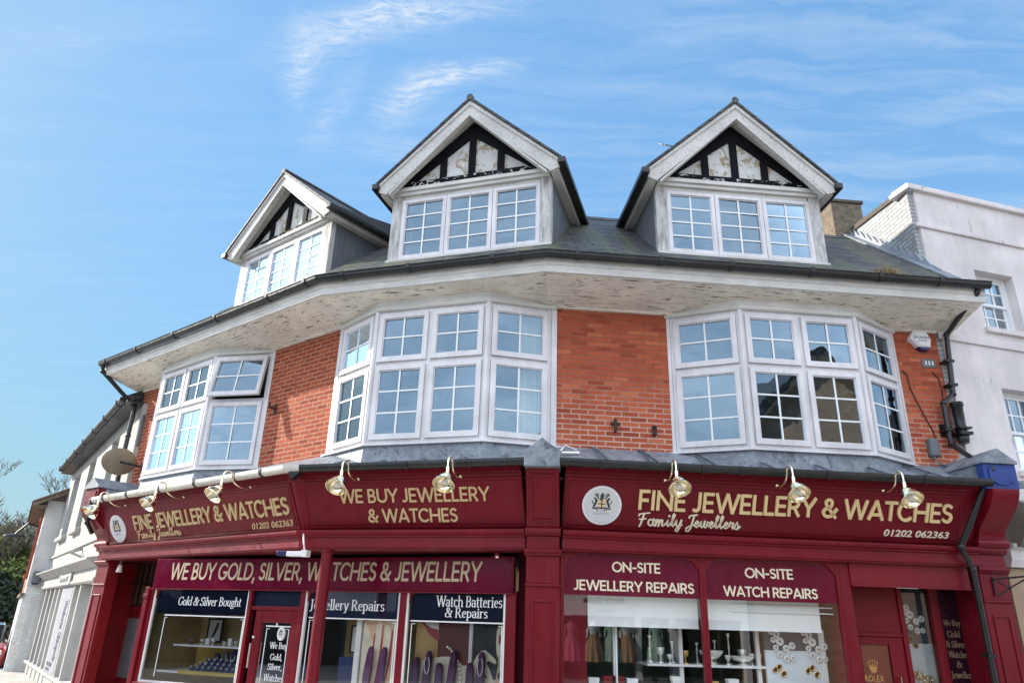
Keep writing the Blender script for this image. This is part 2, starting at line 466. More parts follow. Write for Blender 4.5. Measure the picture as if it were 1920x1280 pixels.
def maroon_mat(name, c, r):
    m, t, b = newmat(name); g = G(t)
    cc = g.mix(g.ramp(g.noise(g.ob, 1.1, 4), .3, .7), tuple(x * .82 for x in c), tuple(min(1, x * 1.15) for x in c))
    du = g.ramp(g.noise(g.map(g.ob, (5, 5, .5)), 3, 7, .7), .45, .8, 0, .10)
    cc = g.mix(du, cc, (.24, .10, .11))
    sc_ = g.ramp(g.noise(g.map(g.ob, (1, 1, 3)), 26, 6, .75), .66, .69)
    cc = g.mix(g.math('MULTIPLY', sc_, .35), cc, (.32, .2, .2))
    t.links.new(cc, b.inputs['Base Color'])
    t.links.new(g.ramp(g.noise(g.ob, 5, 5), .3, .7, r - .06, r + .12), b.inputs['Roughness'])
    t.links.new(g.bump(g.noise(g.map(g.ob, (4, 4, 22)), 5, 5, .6), .16, .006), b.inputs['Normal'])
    b.inputs['Coat Weight'].default_value = .1; b.inputs['Coat Roughness'].default_value = .15; b.inputs['Specular IOR Level'].default_value = .22
    return m
X['maroon'] = maroon_mat('maroon gloss paint', (.165, .004, .012), .36)
X['maroon_d'] = maroon_mat('maroon fascia paint', (.150, .002, .010), .46)
X['maroon_b'] = maroon_mat('maroon sign vinyl', (.13, .004, .024), .11)
X['maroon_r'] = maroon_mat('red sheet panel', (.185, .008, .016), .4)
X['gold'] = mat('gold lettering', (.80, .60, .30), .42, .0, .06, 5)
X['gold_dim'] = mat('gold with painted dark reflection', (.62, .45, .24), .36, .3, .08, 5)  # same gold lettering, with darker reflections put into its colour
X['cream'] = mat('cream lettering', (.80, .70, .52), .5, var=.03)
X['white'] = mat('white vinyl', (.82, .82, .82), .5, var=.02)
X['brass'] = mat('polished brass', (.95, .87, .64), .12, 1, .06, 8)
X['glass_u'] = glass('upstairs glass', (.70, .76, .78), .20, (.60, .82, 1.0), wav=.012)
X['glass_s'] = glass('shop glass', (.95, .97, .97), .05, wav=.0012)
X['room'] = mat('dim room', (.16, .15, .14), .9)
X['shopin'] = mat('shop back wall', (.55, .42, .20), .8, var=.2)
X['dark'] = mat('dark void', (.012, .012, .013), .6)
X['navy'] = mat('navy reflection and fanlight', (.004, .010, .032), .35, var=0, spec=.2)  # dark reflection in the panes as a flat colour; a fanlight shares it
X['curtain'] = mat('cream curtain', (.85, .80, .66), .9, var=.1, bump=.2, bs=90)
X['blind'] = mat('white roller blind', (.78, .79, .76), .8, var=.03)
X['render'] = weathered('pale painted render', (.76, .70, .685), (.60, .545, .53), .4, (4, 4, .5), .85, flake=(.44, .40, .38), fl=(.635, .65), fs=1.2)
X['renderbr'] = brick_mat('painted parapet brick', (.40, .41, .42), (.46, .46, .46), (.26, .26, .26), None, patch=(.38, .38, .37), bump=.5)
X['whitebr'] = brick_mat('whitewashed brick', (.70, .70, .68), (.74, .73, .71), (.60, .59, .57), None, patch=(.62, .60, .56), bump=.45)
X['whitewall'] = weathered('white wall', (.42, .41, .38), (.31, .30, .28), .3, (1, 1, .5), .8)
X['nwhite'] = weathered('cream white joinery', (.43, .42, .40), (.30, .29, .27), .4, (3, 3, .6), .6)
X['greywall'] = weathered('pale grey render', (.62, .61, .60), (.46, .45, .43), .35, (1.2, 1.2, .5), .85)
X['orange'] = brick_mat('orange brick', (.46, .15, .07), (.36, .10, .05), (.4, .25, .18), None)
X['stone'] = weathered('lichened stone', (.22, .175, .12), (.06, .05, .045), .9, (3, 3, 3), .9)
X['stone_d'] = weathered('sooty stone', (.09, .075, .06), (.2, .18, .14), .6, (5, 5, 5), .9)
X['tile'] = mat('roof tiles', (.16, .09, .06), .85, var=.3, vs=9, bump=.4, bs=20)
X['iron'] = mat('black iron', (.012, .012, .013), .45, .2)
X['rust'] = mat('rusty iron', (.06, .025, .016), .8)
X['grey'] = mat('grey plastic', (.14, .15, .16), .5)
X['dish'] = mat('weathered dish', (.23, .18, .12), .55, .1, .2, 6, dirt=.4)
X['blue'] = weathered('old blue paint', (.020, .055, .26), (.03, .05, .12), .3, (4, 4, 4), .5, flake=(.75, .74, .72), fl=(.69, .70))
X['navyp'] = mat('navy plastic', (.012, .015, .09), .3)
X['asphalt'] = mat('asphalt', (.2, .19, .18), .9, var=.2, vs=20, bump=.3)
X['paving'] = brick_mat('paving slabs', (.52, .48, .43), (.58, .54, .49), (.16, .15, .13), None, size=(.6, .45), msize=.012)
X['red'] = mat('red car paint', (.30, .01, .012), .2, coat=.8)
X['tyre'] = mat('rubber', (.015, .015, .015), .8)
X['chrome'] = mat('silver metal', (.75, .75, .75), .2, 1)
X['skin'] = mat('printed skin tone', (.72, .47, .31), .5, var=.25, vs=4)
X['skin2'] = mat('printed pale skin', (.74, .66, .52), .5, var=.25, vs=4)
X['lip'] = mat('printed lips', (.35, .06, .06), .4)
X['plum'] = mat('plum velvet', (.10, .03, .10), .8)
X['bluev'] = mat('navy velvet', (.035, .05, .16), .7)
X['yellow'] = mat('ochre shelf lining', (.62, .42, .10), .7)
X['pearl'] = mat('pearl white', (.78, .77, .74), .3)
X['silver'] = mat('silverware', (.90, .89, .84), .18, .55)
X['goldm'] = mat('gold metal', (.8, .55, .2), .2, 1)
X['green'] = mat('dark green lining', (.012, .035, .022), .7)
X['dresspink'] = mat('pink dress cloth', (.50, .10, .17), .8, var=.4, vs=14)
X['dresstan'] = mat('tan dress cloth', (.45, .26, .14), .8, var=.4, vs=14)
X['dressmint'] = mat('mint dress cloth', (.34, .48, .42), .8, var=.4, vs=14)
X['navys'] = mat('navy shop paint', (.012, .024, .07), .5)
X['bud'] = mat('tree buds', (.26, .22, .11), .7, var=.4)
X['bark'] = mat('bark', (.17, .145, .115), .9, var=.3)
X['leaf'] = mat('young leaves', (.17, .22, .05), .6, var=.5, vs=1.5)
X['leafd'] = mat('dark leaves', (.03, .045, .02), .6, var=.5, vs=1.5)
X['straw'] = mat('dry grass', (.38, .28, .14), .9, var=.4, vs=30)
# ------------------------------------------------------------------ lettering
_tc = {}
def text_geo(s, bold=0, shear=0, spacing=1):
    k = (s, bold, shear, spacing)
    if k in _tc: return _tc[k]
    c = bpy.data.curves.new('lettering', 'FONT'); c.body = s; c.size = 1; c.extrude = .5; c.offset = bold; c.shear = shear; c.space_character = spacing
    c.resolution_u = 4
    o = bpy.data.objects.new('lettering', c); col.objects.link(o)
    dg = bpy.context.evaluated_depsgraph_get(); me = bpy.data.meshes.new_from_object(o.evaluated_get(dg))
    V = [v.co.copy() for v in me.vertices]; Fc = [tuple(p.vertices) for p in me.polygons]
    bpy.data.objects.remove(o); bpy.data.curves.remove(c); bpy.data.meshes.remove(me)
    x0 = min(v.x for v in V); x1 = max(v.x for v in V); y0 = min(v.y for v in V); y1 = max(v.y for v in V)
    V = [((v.x - x0) / (x1 - x0), (v.y - y0) / (y1 - y0), v.z + .5) for v in V]
    _tc[k] = (V, Fc); return V, Fc
def put_text(mb, s, mp, x0, x1, z0, z1, d0, d1, bold=.025, shear=0, spacing=1):
    V, Fc = text_geo(s, bold, shear, spacing)
    mb.add([mp(x0 + u * (x1 - x0), d0 + w * (d1 - d0), z0 + v * (z1 - z0)) for u, v, w in V], Fc)
# broad-nib stroke lettering for the serif and script lines
def arc(cx, cy, rx, ry, a0, a1, n=9): return [(cx + rx * cos(rad(a0 + (a1 - a0) * i / n)), cy + ry * sin(rad(a0 + (a1 - a0) * i / n))) for i in range(n + 1)]
def L(*p): return list(p)
def sf(x, y, w=.085): return [(x - w, y), (x + w, y)]
GL = {
 ' ': (.2, []),
 'a': (.40, [arc(.17, .30, .13, .13, 160, 0) + [(.30, 0), (.36, .02)], arc(.165, .13, .115, .12, 60, 320) + [(.30, .12)]]),
 'b': (.44, [L((.09, .70), (.09, .02)), arc(.20, .215, .16, .205, 150, -150, 12), sf(.06, .69, .05)]),
 'c': (.38, [arc(.21, .215, .15, .21, 45, 315, 12)]),
 'd': (.45, [L((.34, .70), (.34, 0)), arc(.20, .215, .15, .205, 30, 330, 12), sf(.31, .69, .05), sf(.37, .01, .05)]),
 'e': (.39, [L((.07, .24), (.32, .24)) + arc(.20, .215, .13, .205, 10, 310, 12)]),
 'f': (.28, [arc(.2, .58, .09, .12, 40, 180) + [(.11, 0)], L((.02, .43), (.24, .43)), sf(.11, .01)]),
 'g': (.41, [arc(.19, .27, .125, .15, 0, 360, 12), arc(.19, -.08, .15, .10, 0, 360, 12), L((.12, .14), (.08, .06), (.28, .02)), L((.27, .38), (.38, .42))]),
 'h': (.46, [L((.09, .70), (.09, 0)), arc(.23, .28, .135, .15, 170, 0) + [(.365, 0)], sf(.09, .01), sf(.365, .01), sf(.06, .69, .05)]),
 'i': (.21, [L((.10, .43), (.10, 0)), sf(.10, .01), sf(.07, .42, .05), L((.10, .62), (.10, .54))]),
 'l': (.21, [L((.10, .70), (.10, 0)), sf(.10, .01), sf(.07, .69, .05)]),
 'm': (.68, [L((.09, .43), (.09, 0)), arc(.21, .28, .125, .15, 170, 0) + [(.335, 0)], arc(.46, .28, .125, .15, 170, 0) + [(.585, 0)], sf(.09, .01), sf(.335, .01), sf(.585, .01), sf(.06, .42, .05)]),
 'n': (.46, [L((.09, .43), (.09, 0)), arc(.23, .28, .135, .15, 170, 0) + [(.365, 0)], sf(.09, .01), sf(.365, .01), sf(.06, .42, .05)]),
 'o': (.43, [arc(.215, .215, .165, .21, 0, 360, 16)]),
 'p': (.45, [L((.09, .43), (.09, -.2)), arc(.215, .215, .155, .205, 150, -150, 12), sf(.09, -.19), sf(.06, .42, .05)]),
 'r': (.33, [L((.09, .43), (.09, 0)), arc(.22, .27, .13, .15, 170, 60), sf(.09, .01), sf(.06, .42, .05)]),
 's': (.34, [arc(.17, .315, .105, .105, 30, 250, 8) + arc(.16, .105, .12, .105, 80, -150, 8)]),
 't': (.28, [L((.11, .58), (.11, .08)) + arc(.18, .08, .07, .08, 180, 320, 5), L((.02, .43), (.25, .43))]),
 'u': (.46, [[(.09, .43)] + arc(.22, .15, .13, .14, 180, 350), L((.35, .43), (.35, 0)), sf(.06, .42, .05), sf(.32, .42, .05), sf(.38, .01, .04)]),
 'v': (.40, [L((.05, .43), (.20, 0)), L((.20, 0), (.34, .43)), sf(.06, .425, .07), sf(.34, .425, .06)]),
 'w': (.60, [L((.05, .43), (.18, 0)), L((.18, 0), (.30, .43)), L((.30, .43), (.43, 0)), L((.43, 0), (.55, .43)), sf(.06, .425, .07), sf(.54, .425, .06)]),
 'y': (.40, [L((.05, .43), (.20, .02)), L((.35, .43), (.16, -.14), (.06, -.18)), sf(.06, .425, .07), sf(.35, .425, .06)]),
 'B': (.52, [L((.12, .67), (.12, 0)), L((.05, .665), (.25, .665)) + arc(.25, .51, .15, .155, 90, -90) + [(.12, .355)], L((.12, .35), (.26, .35)) + arc(.26, .18, .18, .175, 90, -90) + [(.05, .008)]]),
 'G': (.60, [arc(.32, .335, .25, .33, 50, 320, 14), L((.52, .28), (.52, .08)), sf(.51, .285, .09), L((.52, .66), (.50, .50))]),
 'J': (.34, [[(.19, .67), (.19, .05)] + arc(.09, .03, .10, .14, 10, -120, 6), sf(.19, .66, .1)]),
 'R': (.56, [L((.12, .67), (.12, 0)), L((.05, .665), (.25, .665)) + arc(.25, .50, .16, .16, 90, -90) + [(.12, .34)], L((.26, .34), (.48, .0)), sf(.12, .01), sf(.49, .01, .06)]),
 'S': (.44, [arc(.22, .50, .145, .16, 30, 250, 9) + arc(.21, .17, .165, .165, 80, -155, 9), L((.36, .66), (.36, .52)), L((.05, .02), (.05, .16))]),
 'W': (.84, [L((.05, .67), (.24, 0)), L((.24, 0), (.42, .67)), L((.42, .67), (.60, 0)), L((.60, 0), (.79, .67)), sf(.06, .66, .09), sf(.42, .66, .08), sf(.78, .66, .08)]),
 '&': (.62, [[(.56, .42), (.40, .08)] + arc(.22, .16, .18, .155, -30, -250, 9) + [(.33, .44)] + arc(.25, .54, .10, .12, -20, 200, 8) + [(.18, .44), (.53, .0)], sf(.54, .43, .08)]),
 ',': (.18, [L((.09, .06), (.09, .0), (.05, -.10))]),
}
SCRIPT = {
 ' ': (.22, []),
 'F': (.56, [L((.04, .52), (.06, .60), (.20, .64), (.66, .70)), L((.34, .64), (.24, .30), (.17, .06), (.10, -.06)), L((.08, .34), (.26, .34), (.46, .38))]),
 'a': (.42, [arc(.19, .18, .14, .17, 60, 350, 12) + [(.36, .38)], L((.36, .38), (.31, .08), (.36, .01), (.46, .10))]),
 'm': (.66, [L((.02, .30), (.10, .38), (.06, 0)), L((.07, .10), (.20, .36), (.27, .34), (.24, 0)), L((.25, .10), (.38, .36), (.46, .34), (.43, .06), (.48, .01), (.62, .12))]),
 'i': (.26, [L((.02, .16), (.12, .38), (.08, .06), (.14, .01), (.26, .12)), L((.17, .54), (.18, .60))]),
 'l': (.27, [L((.00, .12), (.16, .42), (.25, .66), (.19, .74), (.13, .60), (.09, .10), (.15, .01), (.28, .14))]),
 'y': (.40, [L((.02, .20), (.08, .38), (.08, .10), (.17, .02), (.28, .12), (.38, .38)), L((.38, .38), (.30, -.02), (.18, -.26), (.06, -.22), (.10, -.10), (.42, .12))]),
 'J': (.50, [L((.20, .52), (.22, .62), (.36, .67), (.66, .70)), L((.50, .68), (.42, .34), (.32, -.06), (.20, -.22), (.06, -.20), (.06, -.08), (.22, .04), (.54, .16))]),
 'e': (.34, [L((.02, .12), (.22, .22), (.27, .32), (.19, .38), (.09, .26), (.08, .08), (.16, .01), (.34, .14))]),
 'w': (.52, [L((.02, .20), (.09, .38), (.07, .10), (.14, .01), (.25, .12), (.30, .38)), L((.30, .38), (.27, .08), (.34, .01), (.45, .14), (.47, .36), (.56, .30))]),
 'r': (.32, [L((.02, .16), (.10, .42), (.12, .34), (.26, .34)), L((.26, .34), (.20, .08), (.24, .01), (.34, .12))]),
 's': (.34, [L((.02, .12), (.18, .42), (.24, .16), (.18, .0), (.06, .02)), L((.20, .02), (.36, .16))]),
}
def nib_geo(s, font, thick, thin, slant=0):
    x = 0; out = []
    for ch in s:
        adv, strokes = font[ch]
        for st in strokes: out.append([(px + x + py * slant, py) for px, py in st])
        x += adv
    xs = [p[0] for st in out for p in st]; ys = [p[1] for st in out for p in st]
    return out, min(xs), max(xs), min(ys), max(ys)
def put_nib(mb, s, mp, x0, x1, z0, z1, d0, d1, font=GL, thick=.085, thin=.032, slant=0):
    st, a, b, c, d = nib_geo(s, font, thick, thin, slant)
    fx = lambda u: x0 + (u - a) / (b - a) * (x1 - x0)
    fz = lambda v: z0 + (v - c) / (d - c) * (z1 - z0)
    for k, pl in enumerate(st):
        n = len(pl); dd = d1 + .0004 * (k % 7)
        lf = []; rt = []
        for i, (px, py) in enumerate(pl):
            q0 = pl[max(i - 1, 0)]; q1 = pl[min(i + 1, n - 1)]
            dx, dy = q1[0] - q0[0], q1[1] - q0[1]; l = sqrt(dx * dx + dy * dy) or 1
            dx, dy = dx / l, dy / l
            w = (thin + (thick - thin) * abs(dy) ** 1.3) / 2
            ex = (-1 if i == 0 else 1 if i == n - 1 else 0) * thin * .4
            lf.append((px - dy * w + dx * ex, py + dx * w + dy * ex)); rt.append((px + dy * w + dx * ex, py - dx * w + dy * ex))
        vs = [mp(fx(u), dd, fz(v)) for u, v in lf] + [mp(fx(u), dd, fz(v)) for u, v in rt] + [mp(fx(u), d0, fz(v)) for u, v in lf] + [mp(fx(u), d0, fz(v)) for u, v in rt]
        fs = []
        for i in range(n - 1):
            fs += [(i, i + 1, n + i + 1, n + i), (2 * n + i + 1, 2 * n + i, 3 * n + i, 3 * n + i + 1), (i + 1, i, 2 * n + i, 2 * n + i + 1), (n + i, n + i + 1, 3 * n + i + 1, 3 * n + i)]
        fs += [(0, n, 3 * n, 2 * n), (n - 1, 3 * n - 1, 4 * n - 1, 2 * n - 1)]
        mb.add(vs, fs)
def _v(x, a=.048, b=.652): return [(x, a), (x, b)]
def _h(a, b, y): return [(a + .048, y), (b - .048, y)]
SANS = {
 ' ': (.24, []), ',': (.2, [L((.12, .08), (.07, -.08))]), '-': (.36, [_h(.03, .33, .30)]),
 'A': (.68, [L((.07, .045), (.33, .66)), L((.35, .66), (.61, .045)), _h(.14, .54, .20)]),
 'B': (.54, [_v(.08), [(.10, .645)] + arc(.27, .505, .13, .14, 90, -90) + [(.10, .365)], [(.10, .345)] + arc(.29, .20, .155, .145, 90, -90) + [(.10, .055)]]),
 'C': (.66, [arc(.36, .35, .30, .30, 48, 312, 16)]),
 'D': (.66, [_v(.08), [(.10, .645)] + arc(.28, .35, .30, .295, 90, -90, 14) + [(.10, .055)]]),
 'E': (.50, [_v(.08), _h(.06, .46, .645), _h(.06, .43, .35), _h(.06, .46, .055)]),
 'F': (.48, [_v(.08), _h(.06, .45, .645), _h(.06, .41, .34)]),
 'G': (.72, [arc(.37, .35, .31, .30, 45, 345, 18) + [(.67, .30)], _h(.38, .72, .30)]),
 'H': (.68, [_v(.08), _v(.58), _h(.10, .56, .35)]),
 'I': (.22, [_v(.10)]),
 'J': (.38, [[(.27, .652), (.27, .20)] + arc(.13, .19, .14, .135, 0, -120, 7)]),
 'L': (.46, [_v(.08), _h(.06, .44, .055)]),
 'N': (.70, [_v(.08), _v(.60), L((.10, .60), (.58, .10))]),
 'O': (.76, [arc(.38, .35, .31, .30, 0, 360, 24)]),
 'P': (.53, [_v(.08), [(.10, .645)] + arc(.28, .48, .165, .165, 90, -90, 10) + [(.10, .315)]]),
 'R': (.56, [_v(.08), [(.10, .645)] + arc(.27, .48, .165, .165, 90, -90, 10) + [(.10, .315)], L((.27, .32), (.46, .045))]),
 'S': (.48, [arc(.24, .505, .16, .14, 35, 250, 9) + arc(.235, .205, .17, .15, 80, -145, 10)]),
 'T': (.54, [_v(.27), _h(.0, .54, .645)]),
 'U': (.66, [[(.08, .652), (.08, .28)] + arc(.33, .28, .25, .225, 180, 360, 12) + [(.58, .652)]]),
 'V': (.66, [L((.06, .655), (.32, .045)), L((.34, .045), (.60, .655))]),
 'W': (.98, [L((.06, .655), (.26, .045)), L((.28, .045), (.48, .655)), L((.50, .655), (.70, .045)), L((.72, .045), (.92, .655))]),
 'Y': (.60, [L((.05, .655), (.30, .30)), L((.55, .655), (.30, .30)), _v(.30, .048, .34)]),
 '&': (.66, [[(.60, .32)] + arc(.27, .205, .20, .15, -15, -255, 12) + [(.37, .42)] + arc(.27, .535, .125, .115, -25, 205, 9) + [(.20, .42), (.56, .045)]]),
}
def put_sans(mb, s, mp, x0, x1, z0, z1, d0, d1, wt=.114, slant=0): put_nib(mb, s, mp, x0, x1, z0, z1, d0, d1, SANS, wt, wt * .92, slant)
def flat(fr, o): return lambda x, d, z: fr.p(x, o + d, z)
TILT = .48
def tilt(fr, o0=.45, z0=2.64):                      # the fascia boards lean out over the pavement
    th = math.atan(TILT)
    return lambda x, d, z: fr.p(x, o0 + TILT * (z - z0) + d * cos(th), z - d * sin(th))

# ------------------------------------------------------------------ the corner building
shop = thing('corner_building', 'red brick corner building with three gabled dormers, white bay windows and a maroon shopfront', 'building', (C.x, C.y, 0))
def part(name, mb, m, parent=shop, **k): return mb.build(name, m, parent, **k)
def casement(parent, fr, x0, x1, z0, z1, nx, nz, fn=None, w=.062, gl='glass_u', pv='pvc', o=0):
    m = MB()
    def pr(a, b, c, d, e, f_): m.box(fr, a, b, c, d, e, f_)
    oo, oi = o + .035, o - .02
    pr(x0, x0 + w, oi, oo, z0, z1); pr(x1 - w, x1, oi, oo, z0, z1)
    pr(x0 + w, x1 - w, oi, oo - .001, z0, z0 + w); pr(x0 + w, x1 - w, oi, oo - .001, z1 - w, z1)
    # bevelled glazing bead
    a, b_, c, d = x0 + w, x1 - w, z0 + w, z1 - w; t = .014
    pr(a, a + t, o - .01, o + .018, c, d); pr(b_ - t, b_, o - .01, o + .018, c, d); pr(a + t, b_ - t, o - .01, o + .0175, c, c + t); pr(a + t, b_ - t, o - .01, o + .0175, d - t, d)
    m.cur = 1
    for i in range(1, nx):
        x = a + (b_ - a) * i / nx; pr(x - .0115, x + .0115, o + .004, o + .012, c + t, d - t)
    for j in range(1, nz):
        z = c + (d - c) * j / nz
        for i in range(nx):
            xa = a + (b_ - a) * i / nx + (.012 if i else t); xb = a + (b_ - a) * (i + 1) / nx - (.012 if i < nx - 1 else t)
            pr(xa, xb, o + .004, o + .0115, z - .0105, z + .0105)
    if fn: m.xf(fn)
    cs = part('casement', m, [X[pv], X['bar']], parent)
    g_ = MB(); sx = random.uniform(-.004, .004); sz = random.uniform(-.004, .004)
    g_.add([fr.p(a, o - sx - sz, c), fr.p(b_, o + sx - sz, c), fr.p(b_, o + sx + sz, d), fr.p(a, o - sx + sz, d)], [(0, 1, 2, 3)])
    if fn: g_.xf(fn)
    part('pane', g_, X[gl], parent)
    return cs

# walls
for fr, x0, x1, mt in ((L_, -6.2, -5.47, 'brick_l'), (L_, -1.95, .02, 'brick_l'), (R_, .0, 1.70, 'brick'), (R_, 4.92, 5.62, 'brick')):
    w = MB(); w.box(fr, x0, x1, -.3, 0, 3.2, 5.9); part('brick_wall', w, X[mt])
w = MB()
w.prism(Fr(L_.p2(-6.2, 0), 38.13 + 90), [(-.3, .0), (-5, .0), (-5, 5.1), (-1.7, 7.9), (-.3, 6.75)], .02, .28); part('gable_wall', w, X['brick_l'])
# cream board tucked under the soffit, soffit, eaves fascia, gutter
w = MB(); w.sweep(MAIN, [(.0, 5.65), (.045, 5.65), (.045, 5.75), (.0, 5.75)], 0, 0); part('frieze_board', w, X['soffit'])
w = MB(); w.sweep(MAIN, [(-.25, 5.70), (.0, 5.672), (.73, 5.845), (.73, 5.90), (-.25, 5.86)], .2, .25); part('soffit', w, X['soffit'])
w = MB(); w.sweep(MAIN, [(.70, 5.835), (.745, 5.835), (.745, 5.93), (.76, 5.935), (.76, 6.03), (.70, 6.03)], .22, .27); part('eaves_fascia', w, X['frieze'])
w = MB()
gut = [(.765, 6.085)] + [(.825 + .06 * cos(rad(a)), 6.06 + .062 * sin(rad(a))) for a in range(180, 361, 20)] + [(.895, 6.085), (.880, 6.09), (.82, 6.05), (.775, 6.09)]
w.sweep(MAIN, gut, .24, .29)
eg = part('eaves_gutter', w, X['blackpl'])
gu2 = [(.76, 6.05)] + [(.825 + .070 * cos(rad(a)), 6.06 + .072 * sin(rad(a))) for a in range(180, 361, 20)] + [(.90, 6.095), (.76, 6.095)]
for i, xs in ((0, (-6.2, -5.0, -3.7, -2.4, -1.0, -.1)), (1, (-2.75, -1.75, -.55, -.2)), (2, (.25, 1.35, 2.3, 3.4, 4.35, 5.2))):
    fr = (L_, M_, R_)[i]
    for x in xs: w = MB(); w.prof(fr, gu2, x - .03, x + .03); part('gutter_union', w, X['blackpl'], eg)
# roof
K = .87
def roofz(o): return 6.08 + (.80 - o) * K
w = MB(); w.sweep(MAIN, [(.80, 6.10), (-1.36, roofz(-1.36) + .02), (-1.48, roofz(-1.36) + .02), (-5.0, 5.2), (-5.0, 5.0), (-1.42, roofz(-1.36) - .16), (.78, 6.03)], .22, .0)
rf = part('roof', w, X['slate'])
w = MB(); w.sweep(MAIN, [(-1.28, roofz(-1.28) + .03), (-1.42, roofz(-1.36) + .09), (-1.56, roofz(-1.36) - .02), (-1.42, roofz(-1.36) + .0)], .2, 0); part('ridge', w, X['slate_d'], rf)
w = MB(); w.sweep(MAIN, [(.74, 6.14), (.66, 6.21), (.66, 6.195), (.74, 6.12)], .2, .0); part('eaves_course', w, X['stone'], rf)
# rooms behind the windows
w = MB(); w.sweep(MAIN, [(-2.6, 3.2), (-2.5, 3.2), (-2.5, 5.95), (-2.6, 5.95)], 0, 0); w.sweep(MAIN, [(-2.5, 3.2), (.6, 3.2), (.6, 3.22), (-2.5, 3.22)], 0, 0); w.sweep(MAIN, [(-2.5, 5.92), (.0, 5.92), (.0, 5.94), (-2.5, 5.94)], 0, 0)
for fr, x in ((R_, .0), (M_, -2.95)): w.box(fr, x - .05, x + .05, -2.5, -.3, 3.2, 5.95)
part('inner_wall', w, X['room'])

# bay windows
def bay(fr, xa, xb, xc, xd, label=None, open_right=False, front=True):
    d = .444
    ch = Chain([fr.p2(xa, 0), fr.p2(xb, d), fr.p2(xc, d), fr.p2(xd, 0)])
    z0, z1, zt = 3.755, 5.605, 4.83
    m = MB()
    m.sweep(ch, [(-.07, 5.56), (.0, 5.56), (.0, 5.62), (-.07, 5.62)])                      # head
    m.sweep(ch, [(-.07, 3.72), (.0, 3.72), (.0, 3.78), (-.07, 3.78)])
    m.sweep(ch, [(-.06, zt - .03), (-.004, zt - .03), (-.004, zt + .03), (-.06, zt + .03)])
    segs = [ch.seg(i) for i in range(3)]
    for i, s in enumerate(segs):
        for x in (0, s.len): m.box(s, x - (.055 if x else -.003), x + (.055 if not x else -.003), -.07, .006, z0 - .03, z1 + .01)
    for q in (ch.pts[1], ch.pts[2]):                                                        # round corner posts
        m.tube([(q.x, q.y, z0 - .03), (q.x, q.y, z1 + .01)], .036, 10)
    m.box(segs[1], segs[1].len / 2 - .03, segs[1].len / 2 + .03, -.06, .004, z0, z1)
    # outer cover strips against the brick
    m.box(segs[0], -.075, .002, -.03, .022, z0 - .06, z1 + .02); m.box(segs[2], segs[2].len - .002, segs[2].len + .075, -.03, .022, z0 - .06, z1 + .02)
    b = part('bay_window', m, X['pvc'], bevel=.004)
    if label: b['label'] = label
    for i, s in enumerate(segs):
        cols = [(.058, s.len / 2 - .032), (s.len / 2 + .032, s.len - .058)] if i == 1 else [(.058, s.len - .058)]
        for a, c in cols:
            casement(b, s, a, c, z0 + .025, zt - .032, 2, 3)
            if open_right and i == 2:
                th = rad(9); hz = z1 - .045
                def hinge(v, s=s, hz=hz, th=th):
                    rel = v - s.p(0, .0, hz); x = rel.x * s.e.x + rel.y * s.e.y; o = rel.x * s.n.x + rel.y * s.n.y
                    z = rel.z; o2 = o * cos(th) - z * sin(th); z2 = z * cos(th) + o * sin(th)
                    return s.p(x, o2 + .03, hz + z2)
                casement(b, s, a, c, zt + .032, z1 - .045, 2, 2, hinge)
            else: casement(b, s, a, c, zt + .032, z1 - .045, 2, 2)
    m = MB(); m.sweep(ch, [(-.08, 5.615), (.04, 5.615), (.055, 5.635), (.055, 5.655), (.012, 5.66), (.012, 5.83), (-.08, 5.83)], .06, .06); part('cornice', m, X['frieze'], b)
    m = MB(); m.sweep(ch, [(-.10, 3.70), (.055, 3.70), (.055, 3.722), (.0, 3.74), (-.10, 3.74)], .14, .14); part('sill', m, X['pvc'], b)
    m = MB(); m.sweep(ch, [(-.3, 3.30), (.05, 3.36), (.012, 3.70), (-.3, 3.70)], .05, .05); part('lead_apron', m, X['lead'], b)
    # room ceiling lining above the glass
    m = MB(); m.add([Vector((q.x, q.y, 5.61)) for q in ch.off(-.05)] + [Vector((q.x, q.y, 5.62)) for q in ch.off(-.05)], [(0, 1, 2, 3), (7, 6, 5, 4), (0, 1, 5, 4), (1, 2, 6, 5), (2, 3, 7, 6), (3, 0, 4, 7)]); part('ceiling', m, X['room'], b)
    return ch, segs
bayL = bay(L_, -5.50, -4.57, -2.88, -1.93, 'white bay window at the left end with one top light open', True)
bayM = bay(M_, -3.12, -2.35, -.715, .045, 'white bay window in the middle front with cream curtains')
bayR = bay(R_, 1.70, 2.525, 4.135, 4.925, 'white bay window at the right end reflecting a gable')

